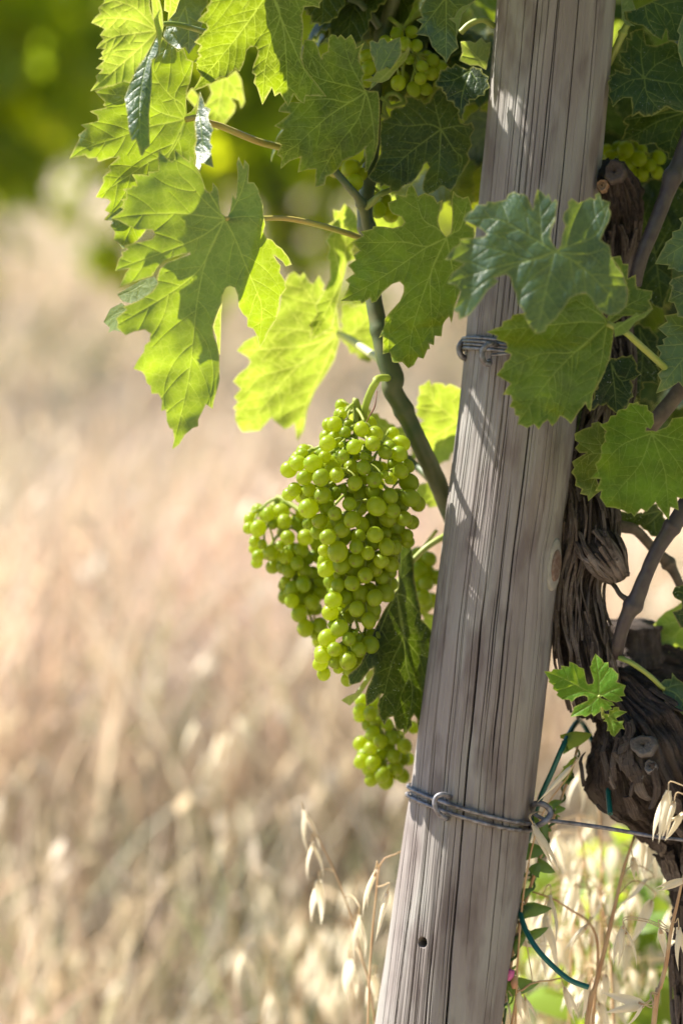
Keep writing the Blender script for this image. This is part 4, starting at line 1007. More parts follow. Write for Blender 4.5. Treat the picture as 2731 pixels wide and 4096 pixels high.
    # right edge and the shaded inside of the canopy
    leaf(W, 'E', [(1700,200),(1600,240),(1540,265),(1560,290),(1545,330),(1500,345),(1500,380),(1460,410),(1455,430),(1430,470),(1395,540),(1480,550),(1470,575),(1510,570),(1540,590),(1600,580),(1700,520)], (1690,360), [[(1550,440),(1405,538)], [(1600,300)]], dz=-0.02, nrm=(0.1,0.25), mat='leaf', seed=43)
    leaf(W, 'E', [(1700,590),(1600,600),(1500,630),(1480,660),(1500,680),(1490,720),(1475,770),(1510,780),(1530,830),(1530,860),(1600,880),(1700,900)], (1700,700), [[(1590,710),(1485,760)]], dz=-0.02, nrm=(0.1,0.3), mat='leaf', seed=44)
    leaf(W, 'E', [(1700,800),(1600,830),(1450,855),(1470,890),(1440,910),(1410,930),(1470,985),(1440,1000),(1450,1030),(1400,1040),(1430,1080),(1415,1120),(1400,1160),(1440,1180),(1410,1210),(1430,1250),(1400,1330),(1480,1300),(1540,1260),(1600,1330),(1700,1250)], (1680,1000), [[(1550,1030),(1410,1040)], [(1540,1150),(1405,1325)], [(1560,920),(1420,930)]], dz=-0.01, nrm=(0.1,0.2), mat='leaf', seed=45)
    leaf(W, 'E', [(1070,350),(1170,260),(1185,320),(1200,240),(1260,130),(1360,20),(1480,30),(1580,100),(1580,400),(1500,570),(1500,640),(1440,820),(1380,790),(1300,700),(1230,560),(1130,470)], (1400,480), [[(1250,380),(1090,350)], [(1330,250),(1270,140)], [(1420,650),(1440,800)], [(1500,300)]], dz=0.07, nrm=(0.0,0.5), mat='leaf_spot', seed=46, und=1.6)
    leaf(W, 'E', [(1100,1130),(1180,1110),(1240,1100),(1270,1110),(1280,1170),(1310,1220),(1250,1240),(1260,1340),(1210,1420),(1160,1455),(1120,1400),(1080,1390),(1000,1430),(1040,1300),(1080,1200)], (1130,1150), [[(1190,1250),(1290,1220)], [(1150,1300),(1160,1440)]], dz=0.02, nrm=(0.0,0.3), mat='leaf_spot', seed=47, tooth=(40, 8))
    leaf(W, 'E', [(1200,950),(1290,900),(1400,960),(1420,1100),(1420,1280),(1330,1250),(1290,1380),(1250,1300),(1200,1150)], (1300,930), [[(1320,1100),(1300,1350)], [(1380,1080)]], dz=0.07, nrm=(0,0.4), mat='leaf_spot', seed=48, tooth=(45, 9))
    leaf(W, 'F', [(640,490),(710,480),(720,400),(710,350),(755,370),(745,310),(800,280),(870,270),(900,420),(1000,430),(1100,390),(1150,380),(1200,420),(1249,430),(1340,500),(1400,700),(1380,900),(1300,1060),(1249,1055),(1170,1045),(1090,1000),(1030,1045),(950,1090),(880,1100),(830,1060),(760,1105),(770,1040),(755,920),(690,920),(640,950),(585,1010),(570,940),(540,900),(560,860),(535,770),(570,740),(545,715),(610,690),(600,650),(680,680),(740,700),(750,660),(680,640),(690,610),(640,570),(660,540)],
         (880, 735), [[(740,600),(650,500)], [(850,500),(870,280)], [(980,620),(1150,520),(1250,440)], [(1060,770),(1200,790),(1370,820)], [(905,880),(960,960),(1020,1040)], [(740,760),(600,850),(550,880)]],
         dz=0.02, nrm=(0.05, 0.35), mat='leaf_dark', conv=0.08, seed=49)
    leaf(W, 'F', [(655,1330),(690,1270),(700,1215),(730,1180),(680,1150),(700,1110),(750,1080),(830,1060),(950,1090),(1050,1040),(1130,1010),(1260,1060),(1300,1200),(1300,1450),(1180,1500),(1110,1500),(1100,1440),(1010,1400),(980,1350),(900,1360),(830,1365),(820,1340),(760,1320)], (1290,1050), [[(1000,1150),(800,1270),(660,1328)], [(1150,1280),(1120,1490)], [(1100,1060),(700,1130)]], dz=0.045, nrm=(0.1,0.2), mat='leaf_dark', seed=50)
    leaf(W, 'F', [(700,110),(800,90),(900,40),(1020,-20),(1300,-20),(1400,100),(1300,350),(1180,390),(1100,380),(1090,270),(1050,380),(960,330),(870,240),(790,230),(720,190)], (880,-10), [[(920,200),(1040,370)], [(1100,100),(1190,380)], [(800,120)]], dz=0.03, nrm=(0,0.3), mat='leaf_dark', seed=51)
    leaf(W, 'F', [(660,-60),(750,-60),(805,95),(690,110),(700,180),(800,245),(720,240),(670,180)], (700,40), [[(740,0)]], dz=0.018, nrm=(0.2,0.2), mat='leaf_pale', conv=0, und=.6, seed=52, back=True)
    leaf(W, 'F', [(1300,60),(1249,130),(1190,290),(1215,330),(1195,420),(1200,490),(1240,630),(1330,600),(1400,300)], (1330,200), [[(1260,300),(1200,480)]], dz=-0.03, nrm=(0.2,0.2), mat='leaf', seed=53)
    l15 = leaf(W, 'H', [(265,1678),(330,1680),(345,1660),(415,1660),(410,1630),(480,1640),(480,1595),(510,1605),(550,1625),(560,1640),(605,1655),(615,1700),(625,1760),(640,1790),(680,1785),(690,1760),(670,1690),(655,1640),(670,1625),(670,1600),(705,1525),(740,1560),(760,1575),(775,1605),(815,1600),(820,1645),(850,1650),(885,1690),(900,1700),(900,1740),(885,1770),(965,1800),(945,1850),(960,1890),(910,1895),(940,1930),(880,1945),(820,1930),(760,1890),(748,1908),(800,1925),(850,1945),(870,1970),(830,1975),(850,2000),(790,2020),(755,1985),(745,2025),(690,2065),(670,2040),(620,2070),(590,2055),(490,2070),(515,2010),(520,1985),(570,1960),(640,1930),(635,1900),(610,1885),(580,1890),(540,1905),(500,1945),(480,1920),(420,1920),(370,1880),(385,1860),(340,1830),(345,1800),(305,1770),(310,1750)],
         (735, 1890), [[(620,1840),(450,1750),(275,1680)], [(735,1760),(710,1540)], [(850,1840),(955,1802)], [(650,1970),(500,2062)], [(800,1950),(840,1990)]], dz=-0.045, nrm=(0.05, 0.3), mat='leaf_young', conv=0.05, und=.5, s=6, seed=54,
         pet=('H', [(735,1890),(745,1930),(760,1980),(765,2030),(770,2070)], [-.045,-.04,-.03,-.02,-.01], 0.0011, 'petiole_green'))
    leaf(W, 'H', [(765,2060),(780,2040),(820,2045),(825,2010),(850,2010),(860,1985),(905,1985),(910,2010),(975,2025),(920,2060),(880,2080),(895,2105),(950,2100),(935,2130),(955,2175),(920,2170),(905,2195),(865,2240),(835,2220),(825,2190),(800,2190),(810,2150),(800,2110),(770,2105),(790,2085)], (822,2068), [[(890,2020),(965,2026)], [(850,2150),(865,2230)], [(880,2110),(945,2105)]], dz=-0.045, nrm=(0.05,0.2), mat='leaf_young', conv=0.03, und=.4, s=6, seed=55,
         pet=('H', [(822,2068),(800,2060),(780,2065),(770,2075)], [-.045,-.04,-.03,-.01], 0.0009, 'petiole_green'))
    leaf(W, 'H', [(1200,1280),(1240,1230),(1300,1170),(1380,1130),(1456,1080),(1560,1080),(1600,1300),(1500,1480),(1400,1510),(1330,1520),(1330,1490),(1200,1480),(1170,1440),(1230,1400),(1250,1340)], (1540,1120), [[(1400,1250),(1220,1290)], [(1400,1360),(1200,1460)]], dz=0.09, nrm=(0.5,-0.2), mat='leaf_pale', seed=56)
    leaf(W, 'H', [(1260,1780),(1300,1745),(1355,1745),(1360,1690),(1400,1740),(1430,1760),(1470,1790),(1560,1850),(1540,2100),(1500,2100),(1400,2000),(1330,1930),(1290,1950),(1295,1890),(1270,1830)], (1300,1830), [[(1400,1880),(1530,2050)], [(1370,1800),(1450,1790)]], dz=0.02, nrm=(-0.2,0.4), mat='leaf', seed=57,
         pet=('H', [(1300,1830),(1270,1815),(1200,1745),(1100,1665),(1000,1600),(910,1562)], [.02,.02,.018,.016,.014,.02], 0.0016, 'petiole_green'))
    leaf(W, 'H', [(1360,1010),(1380,960),(1456,940),(1560,960),(1560,1300),(1430,1310),(1390,1230),(1360,1170),(1440,1140),(1440,1080),(1380,1050)], (1540,1130), [[(1450,1010),(1370,1000)], [(1450,1240)]], dz=0.0, nrm=(0.1,0.2), mat='leaf_spot', seed=58)
    leaf(W, 'H', [(870,330),(1000,310),(1100,330),(1220,230),(1300,380),(1330,480),(1250,540),(1160,500),(1110,440),(1050,430),(920,410)], (1280,300), [[(1180,400),(1110,440)], [(1000,370)]], dz=0.05, nrm=(0.1,0.2), mat='leaf_spot', seed=59, tooth=(40, 8))
traced_leaves()

# leaves that fill the canopy: six shapes, copied
def leaf_shape(seed):
    r = np.random.default_rng(seed)
    key = [(0, 1.0), (14, .86), (32, .56 + .14 * r.random()), (50, .78), (62, .88), (78, .7), (96, .5 + .12 * r.random()), (112, .6), (126, .66), (148, .52), (166, .36), (176, .10)]
    a = np.array([k[0] for k in key]); q = np.array([k[1] for k in key])
    A = np.r_[a, 360 - a[::-1]]; Q = np.r_[q, q[::-1]] * (1 + 0.06 * r.normal(size=2 * len(q)))
    t = np.linspace(0, 360, 110, endpoint=False)
    rr = np.interp(t, A, Q)
    P = np.c_[np.sin(np.radians(t)) * rr, np.cos(np.radians(t)) * rr] * 350
    P = teeth(P, 46, 15, seed)
    tips = [[(0, 170), (0, 340)], [(130, 80), (270, 140)], [(-130, 80), (-270, 140)], [(90, -50), (190, -130)], [(-90, -50), (-190, -130)]]
    return P, tips

def filler_leaves():
    protos = []
    for k in range(6):
        P, tips = leaf_shape(70 + k)
        co, F, vein, edge, rel = leaf_geom(P, np.array([0., 0.]), [np.array(t, float) for t in tips], 13.0, 70 + k)
        r = np.random.default_rng(k)
        rad = np.linalg.norm(co, axis=1) / 350
        z = -0.014 * rad ** 2 + 0.006 * np.sin(co[:, 0] / 70 + k) * rad + 0.005 * np.sin(co[:, 1] / 60 + 2 * k) * rad - rel - 0.00012 * np.abs(co[:, 0]) * (k % 3) * 0.25
        V = np.c_[co[:, 0] * K, co[:, 1] * K, z]
        for mt in ('leaf', 'leaf_dark', 'leaf_spot', 'leaf_pale', 'leaf_mid'):
            protos.append((mt, mesh('leaf', V, F, M[mt], uv=co * K * 100 + 3 * k, attrs={'vein': vein, 'edge': edge})))
    def put(u, v, dz, mt, parent, rr, up=0.5, sc=None, sunny=0.0):
        m = rr.choice([p for q, p in protos if q == mt])
        o = bpy.data.objects.new('leaf', m)
        place(o, at(u, v, dz), parent)
        n = Vector((rr.gauss(0.0, .45), -1.0 + rr.gauss(0, .35), up + rr.gauss(0, .45))).normalized()
        n = (n * (1 - sunny) + Vector(sdir) * sunny).normalized()
        down = Vector((rr.gauss(0, .5), rr.gauss(0, .25), -1)).normalized()
        y = (down - n * down.dot(n)).normalized(); x = y.cross(n)
        s = sc or rr.uniform(.65, 1.15)
        o.rotation_mode = 'QUATERNION'
        o.rotation_quaternion = Matrix((x, y, n)).transposed().to_quaternion()
        o.scale = (s, s, s)
    rr = random.Random(5)
    # the shaded mass behind the leaves right of the post and between post and shoot
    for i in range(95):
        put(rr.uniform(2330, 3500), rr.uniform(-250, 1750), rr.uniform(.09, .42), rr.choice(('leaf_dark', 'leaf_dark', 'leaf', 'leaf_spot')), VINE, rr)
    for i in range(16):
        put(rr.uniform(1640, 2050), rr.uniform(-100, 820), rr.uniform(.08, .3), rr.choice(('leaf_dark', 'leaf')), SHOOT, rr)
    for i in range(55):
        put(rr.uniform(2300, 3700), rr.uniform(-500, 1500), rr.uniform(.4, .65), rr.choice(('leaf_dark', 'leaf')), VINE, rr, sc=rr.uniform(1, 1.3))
    for (u, v, z) in ((1380, 60, .10), (1480, 260, .10), (1560, -60, .09), (1420, -120, .08), (1660, 150, .12), (1620, 250, .105), (1750, 190, .105), (1690, 60, .11), (1300, 360, .058), (1340, -130, .068), (1460, -30, .07), (1560, -200, .075)):  # extra leaves added to block sun and backlight from the upper grapes
        put(u, v, z, 'leaf_dark', SHOOT, rr, sc=.95, sunny=.75)
    # the top of the canopy above the frame
    for i in range(75):
        put(rr.uniform(1500, 3500), rr.uniform(-1500, -260), rr.uniform(-.12, .35), rr.choice(('leaf_dark', 'leaf', 'leaf_mid')), VINE, rr, sunny=.55)
    for i in range(34):
        put(rr.uniform(620, 1600), rr.uniform(-1250, -330), rr.uniform(-.05, .25), rr.choice(('leaf', 'leaf_mid')), SHOOT, rr, sunny=.5)
filler_leaves()

# ------------------------------------------------------------------ shoot, canes
def stem(name, parent, crop, path, dz, rad, mat, nodes=(), seg=14, n=None):
    q = pts3(crop, path, dz)
    rad = np.full(len(q), rad) if np.isscalar(rad) else np.asarray(rad, float)
    n = n or 14 * len(q)
    S = spline(np.c_[q, rad], n)
    f = np.linspace(0, 1, n)
    for c, a, w_ in nodes:                      # swellings
        S[:, 3] *= 1 + a * np.exp(-((f - c) / w_) ** 2)
    V, F = tube(S[:, :3], S[:, 3], seg=seg, n=n, smooth_path=False)
    C = np.repeat(S[:, :3], seg, 0)
    V = C + (V - C) * (1 + 0.035 * fbm(V * 160, 3, 3))[:, None]
    return obj(name, V, F, M[mat], parent)

def shoot_parts():
    # the shoot from behind the post up past the top of the frame
    P = np.vstack([px('G', [(1330, 960), (1230, 730), (1160, 560), (1060, 350), (985, 190), (925, 80)]), px('D', [(505, 1430), (455, 1300), (425, 1150), (385, 950), (365, 800), (350, 600), (345, 520)]),
                   px('C', [(640, 1330), (660, 1150), (690, 900), (700, 600), (720, 350), (765, 180), (800, 60), (830, -60), (850, -300)])])
    rad = np.r_[[.0066, .0066, .0065, .0064, .0063, .0072], [.0078, .0068, .0062, .0060, .0058, .0058, .0058], [.0056, .0055, .0054, .0054, .0053, .0052, .0052, .005, .005]]
    dz = np.r_[[.09, .075, .06, .05, .045, .04], [.04, .04, .042, .045, .048, .05, .05], [.05, .05, .055, .06, .06, .06, .055, .05, .05]]
    q = at(P[:, 0], P[:, 1], dz)
    S = spline(np.c_[q, rad], 220)
    fs = np.linspace(0, 1, 220)
    for c_ in (.26, .395, .56, .64, .87): S[:, 3] *= 1 + .22 * np.exp(-((fs - c_) / .010) ** 2)
    V, F = tube(S[:, :3], S[:, 3], seg=16, n=220, smooth_path=False)
    C = np.repeat(S[:, :3], 16, 0)
    V = C + (V - C) * (1 + 0.03 * fbm(V * 150, 3, 3))[:, None]
    obj('stem', V, F, M['shoot'], SHOOT)
    stem('side_shoot', SHOOT, 'C', [(655, 1440), (640, 1350), (625, 1290), (590, 1230), (530, 1160), (470, 1090), (430, 1040)], [.046, .042, .036, .03, .026, .024, .024], [.0036, .0034, .0034, .0030, .0027, .0026, .0024], 'shoot', nodes=((.38, .35, .05),))
    stem('side_shoot', SHOOT, 'C', [(640, 1300), (690, 1265), (730, 1225), (780, 1200), (830, 1180)], [.036, .034, .032, .035, .04], [.0028, .0026, .0022, .002, .0016], 'petiole_green')
    stem('side_shoot', SHOOT, 'C', [(735, 170), (690, 110), (640, 50), (600, 10), (540, -10)], [.052, .05, .05, .05, .05], [.003, .0028, .0026, .0026, .0026], 'shoot')
    stem('side_shoot', SHOOT, 'G', [(1190, 640), (1120, 560), (1060, 505), (1010, 460)], [.075, .085, .095, .10], [.0034, .0032, .003, .003], 'shoot')
    # pale stems in the shade beside the top of the post
    stem('side_shoot', SHOOT, 'C', [(1240, 205), (1300, 150), (1380, 125), (1450, 165)], [.03, .03, .03, .035], .0022, 'petiole_green')
    stem('tendril', SHOOT, 'C', [(740, 610), (780, 640), (800, 670), (840, 660), (880, 640), (840, 590), (780, 600), (760, 680), (780, 740), (740, 720)], .055, .0016, 'petiole_green', seg=8)
    # canes right of the post
    stem('cane', VINE, 'F', [(1330, 1180), (1249, 1420), (1200, 1560), (1140, 1690), (1080, 1860), (960, 2160), (880, 2352), (830, 2500), (790, 2680)], [.03, .03, .028, .025, .025, .025, .026, .028, .032], [.0056, .0056, .0060, .0064, .0054, .0052, .0050, .0050, .005], 'cane', nodes=((.33, .15, .03),))
    stem('cane', VINE, 'H', [(1560, 130), (1480, 250), (1420, 360), (1250, 610), (1130, 870), (1060, 1050), (960, 1240), (905, 1430), (885, 1540)], [.02, .01, .006, .004, .004, .006, .01, .016, .025], [.0062, .0062, .0060, .0052, .0050, .0058, .0050, .0046, .0046], 'cane', nodes=((.26, .2, .02), (.70, .3, .03)))
    stem('cane', VINE, 'H', [(820, 905), (870, 950), (915, 1020), (975, 1065)], [.03, .02, .012, .006], [.0016, .0017, .0018, .0022], 'brown_cane')
    stem('cane', VINE, 'H', [(870, 430), (950, 445), (1060, 480), (1210, 640), (1320, 745), (1390, 860), (1450, 990), (1540, 1150)], [.04, .045, .05, .055, .06, .06, .06, .06], [.0046, .0044, .0038, .0036, .0044, .0034, .0032, .0032], 'brown_cane', nodes=((.6, .35, .03),))
    stem('cane', VINE, 'F', [(720, 230), (690, 285), (640, 400), (570, 550), (520, 640)], [.03, .03, .032, .036, .04], .0026, 'petiole_green', nodes=((.2, .4, .05),))
    stem('cane', VINE, 'E', [(1600, 1230), (1500, 1370), (1410, 1480), (1330, 1580)], [.02, .02, .02, .03], .0055, 'brown_cane')
shoot_parts()

# ------------------------------------------------------------------ the old trunk
def bark_tube(name, path, radii, rows, seg, seed, amp=1.0, flat=None):
    """path in world points"""
    S = spline(np.c_[np.asarray(path), np.asarray(radii)], rows)
    C, R = S[:, :3], S[:, 3]
    T, Nn, B = frames(C)
    L = np.r_[0, np.cumsum(np.linalg.norm(np.diff(C, axis=0), axis=1))]
    th = np.linspace(0, 2 * math.pi, seg, endpoint=False)
    TH, LL = np.meshgrid(th, L)
    tw = TH + LL * 3.0
    c, s_ = np.cos(tw).ravel(), np.sin(tw).ravel(); l = LL.ravel()
    big = fbm(np.c_[c * 1.5, s_ * 1.5, l * 22], seed, 3)
    fib = vnoise(np.c_[c * 7, s_ * 7, l * 26], seed + 9); fib2 = vnoise(np.c_[c * 17, s_ * 17, l * 40], seed + 12)
    rid = (1 - np.abs(fib)) ** 3; rid2 = (1 - np.abs(fib2)) ** 2
    pit = fbm(np.c_[c * 5, s_ * 5, l * 120], seed + 20, 3)
    fib3 = (1 - np.abs(vnoise(np.c_[c * 34, s_ * 34, l * 60], seed + 31))) ** 2
    h = amp * np.clip(np.repeat(R, seg) / .022, .35, 1.3) * (0.0045 * big - 0.0040 * rid - 0.0026 * rid2 - 0.0014 * fib3 + 0.0018 * pit)
    r = (R[:, None] + h.reshape(TH.shape))
    V = C[:, None] + r[..., None] * (Nn[:, None] * np.cos(TH)[..., None] + B[:, None] * np.sin(TH)[..., None])
    UVS[name] = np.c_[(tw * np.mean(R)).ravel(), LL.ravel()]
    return V.reshape(-1, 3), ringfaces(rows, seg), (C, R, T, Nn, B, L)
UVS = {}

def strip_on(fr, s0, s1, th0, wid, lift, rr, twist=0.0, thick=0.0011, name='bark_strip', mat='bark_strip', parent=None, m=11, curl=0.4, wig=1.0):
    C, R, T, Nn, B, L = fr
    s = np.linspace(s0, s1, m)
    def at_s(A): return np.stack([np.interp(s, L, A[:, k]) for k in range(3)], 1)
    c, n, b = at_s(C), at_s(Nn), at_s(B); r = np.interp(s, L, R)
    f = np.linspace(0, 1, m)
    th = th0 + twist * f + wig * 0.10 * np.sin(f * rr.uniform(3, 8) + rr.uniform(0, 6))
    lf = lift + curl * 0.004 * (np.clip(f - .75, 0, 1) * 4) ** 2 * rr.uniform(0, 1) + curl * .004 * (np.clip(.2 - f, 0, 1) * 5) ** 2 * rr.uniform(0, 1) + 0.0006 * np.sin(f * 9 + rr.uniform(0, 6))
    w_ = wid * (0.45 + 0.55 * np.sin(np.pi * np.clip(f * .86 + .07, 0, 1)) ** .6) * (1 + wig * 0.25 * np.sin(f * 17 + rr.uniform(0, 6)))
    V = []
    for side, top in ((-1, 0), (-.4, 1), (.4, 1), (1, 0), (.5, -.6), (-.5, -.6)):
        a = th + side * w_ / (2 * r)
        rad = r + lf + thick * top
        V.append(c + rad[:, None] * (n * np.cos(a)[:, None] + b * np.sin(a)[:, None]))
    V = np.stack(V, 1).reshape(-1, 3)
    uvs = np.c_[np.tile(np.array([0, .3, .7, 1, .6, .4]) * wid, m) + rr.uniform(0, 1), np.repeat(s, 6)]
    return obj(name, V, ringfaces(m, 6), M[mat], parent, smooth=False, uv=uvs)

def build_trunk():
    rr = random.Random(21)
    # lower trunk and swollen head
    P = np.vstack([at(2800, 6600, .07)[None], at(2840, 5200, .065)[None], at(2850, 4300, .06)[None], pts3('I', [(1640, 1900), (1605, 1300), (1500, 880)], .055), pts3('h', [(1320, 1900), (1180, 1600), (1060, 1280), (930, 960), (760, 700), (560, 480)], [.05, .045, .04, .04, .042, .05])])
    R = [.050, .036, .0275, .027, .027, .030, .036, .0480, .0500, .0415, .0300, .022]
    V, F, fr = bark_tube('trunk', P, R, 340, 220, 4, 1.4)
    obj('trunk', V, F, M['bark'], VINE, uv=UVS['trunk'])
    # the arm that rises beside the post
    P2 = np.vstack([pts3('H', [(760, 1990), (690, 1830), (640, 1640), (600, 1400), (570, 1150), (570, 900), (640, 640), (680, 430), (660, 200), (640, 0)], [.045, .04, .035, .035, .035, .035, .035, .035, .04, .045]), pts3('F', [(560, 3700), (540, 2900), (600, 2200), (590, 1850), (575, 1660), (570, 1560)], [.06, .07, .06, .045, .035, .03])])
    R2 = [.020, .0195, .0200, .0190, .0170, .0155, .0185, .0200, .0170, .016, .017, .017, .018, .020, .018, .014]
    V2, F2, fr2 = bark_tube('arm', P2, R2, 340, 190, 8, 1.0)
    obj('arm', V2, F2, M['bark'], VINE, uv=UVS['arm'])
    # knuckle to the right of the arm, and the dark arm behind
    V3, F3, fr3 = bark_tube('spur', pts3('H', [(690, 560), (740, 640), (800, 720), (850, 790), (880, 850)], [.03, .022, .018, .02, .024]), [.015, .016, .0145, .011, .007], 90, 90, 12, 0.8)
    obj('spur', V3, F3, M['bark'], VINE, uv=UVS['spur'])
    V4, F4, fr4 = bark_tube('arm', pts3('H', [(820, 1980), (960, 1760), (1150, 1690), (1350, 1730), (1700, 1800), (2400, 1700)], [.10, .10, .105, .11, .12, .14]), [.030, .034, .032, .031, .03, .028], 160, 90, 15, 1.0)
    obj('arm', V4, F4, M['bark'], VINE, uv=UVS['arm'])
    V5, F5, fr5 = bark_tube('stub', pts3('H', [(1010, 1640), (1020, 1500), (1035, 1390), (1045, 1270)], [.09, .09, .088, .086]), [.024, .022, .0205, .0205], 60, 60, 19, .8)
    obj('stub', V5, F5, M['bark'], VINE, uv=UVS['stub'])
    # side of each tube that looks at the camera
    def facing(fr, s):
        C, R, T, Nn, B, L = fr
        i = int(np.argmin(abs(L - s)))
        d = CAM - C[i]
        return math.atan2(d @ B[i], d @ Nn[i])
    # loose bark strips on the arm
    L2 = fr2[5][-1]
    for i in range(125):
        s0 = rr.uniform(.005, .30) ; ln = rr.uniform(.03, .085)
        strip_on(fr2, s0, min(s0 + ln, L2 * .98), facing(fr2, s0 + ln / 2) + rr.uniform(-1.35, 1.35), rr.uniform(.0010, .0036), rr.uniform(-.0006, .0030), rr, rr.uniform(-.25, .25), parent=VINE)
    for i in range(26):
        s0 = rr.uniform(.31, L2 - .1); ln = rr.uniform(.03, .07)
        strip_on(fr2, s0, s0 + ln, facing(fr2, s0) + rr.uniform(-1.2, 1.2), rr.uniform(.002, .005), rr.uniform(-.0005, .0018), rr, rr.uniform(-.2, .2), parent=VINE)
    for i in range(22):
        s0 = rr.uniform(.0, .022); ln = rr.uniform(.015, .035)
        strip_on(fr3, s0, s0 + ln, facing(fr3, s0 + .01) + rr.uniform(-1.2, 1.2), rr.uniform(.002, .005), rr.uniform(-.0005, .0016), rr, rr.uniform(-.3, .3), parent=VINE)
    # plates and strips on the head and lower trunk
    L1 = fr[5][-1]
    for i in range(120):
        s0 = L1 - rr.uniform(.04, .24); ln = rr.uniform(.010, .030)
        strip_on(fr, s0, s0 + ln, facing(fr, s0) + rr.uniform(-1.3, 1.3), rr.uniform(.003, .010), rr.uniform(-.0015, .0012), rr, rr.uniform(-.3, .3), thick=.0013, name='bark_plate', mat=rr.choice(('bark', 'bark', 'bark_strip')), parent=VINE, m=6, curl=.15, wig=.25)
    for i in range(40):
        s0 = rr.uniform(.35, L1 - .25); ln = rr.uniform(.03, .10)
        strip_on(fr, s0, s0 + ln, facing(fr, s0) + rr.uniform(-1.3, 1.3), rr.uniform(.004, .009), rr.uniform(-.0005, .002), rr, rr.uniform(-.2, .2), parent=VINE)
    # old pruning scars
    def scar(crop, p, rad, dz, name, mat, ry=1.0, nz=1):
        c = pts3(crop, [p], dz)[0]
        n = (CAM - c); n /= np.linalg.norm(n); n = n + np.array([-.15, 0, .2]); n /= np.linalg.norm(n)
        e1 = np.cross(n, [0, 0, 1]); e1 /= np.linalg.norm(e1); e2 = np.cross(n, e1)
        a = np.linspace(0, 2 * math.pi, 30, endpoint=False)
        Vr = []
        for f, h in ((1.3, -.006), (1.15, -.0008), (1.0, .0006), (.85, .0004), (.6, -.0002), (.35, .0002), (.15, -.0004), (.05, -.003)):
            wob = 1 + .07 * np.sin(a * 3 + rad * 1e4) + .05 * np.sin(a * 7 + 1 + f * 3)
            hh = h + (.0005 * np.sin(a * 11 + f * 20) if f < 1 else 0)
            Vr.append(c + rad * f * wob[:, None] * (np.cos(a)[:, None] * e1 + ry * np.sin(a)[:, None] * e2) + (hh + 0 * a)[:, None] * n)
        obj(name, np.vstack(Vr), ringfaces(len(Vr), 30), M[mat], VINE)
    scar('h', (1005, 1190), .0078, -.0095, 'pruning_scar', 'scar', .78)
    scar('h', (1090, 1455), .0036, -.0095, 'pruning_scar', 'scar', 1.1)
    scar('h', (948, 1578), .0030, -.0065, 'pruning_scar', 'scar')
    scar('F', (600, 1610), .0062, .012, 'pruning_scar', 'bark', 1.1)
    scar('F', (485, 1740), .0034, .014, 'cut_shoot', 'stub', 1.1)
    # small buds and dry scales
    for (cx, cy) in ((775, 595), (745, 625), (790, 640)):
        p = pts3('H', [(cx, cy), (cx - 14, cy - 26)], .012)
        Vb, Fb = tube(np.vstack([p[0], (p[0] + p[1]) / 2, p[1]]), [.0012, .0022, .0006], n=9, seg=8)
        obj('bud', Vb, Fb, M['stub'], VINE)
build_trunk()

# ------------------------------------------------------------------ grapes
def berry_mesh():
    V, F = [], []
    nu, nv = 22, 14
    V.append((0, 0, -1.0))
    for i in range(1, nv):
        p = math.pi * i / nv
        for j in range(nu):
            a = 2 * math.pi * j / nu
            V.append((math.sin(p) * math.cos(a), math.sin(p) * math.sin(a), -math.cos(p) * 1.06))
    V.append((0, 0, 1.06))
    V.append((0, 0, 1.11))
    for j in range(nu):
        k = (j + 1) % nu
        F.append((0, 1 + k, 1 + j))
        for i in range(nv - 2):
            a = 1 + i * nu
            F.append((a + j, a + k, a + nu + k, a + nu + j))
        a = 1 + (nv - 2) * nu
        F.append((a + j, a + k, len(V) - 1))
    V.pop(-2)
    F = [tuple(min(i, len(V) - 1) for i in f) for f in F]
    return mesh('berry', V, F, M['berry'])
BERRY = berry_mesh()

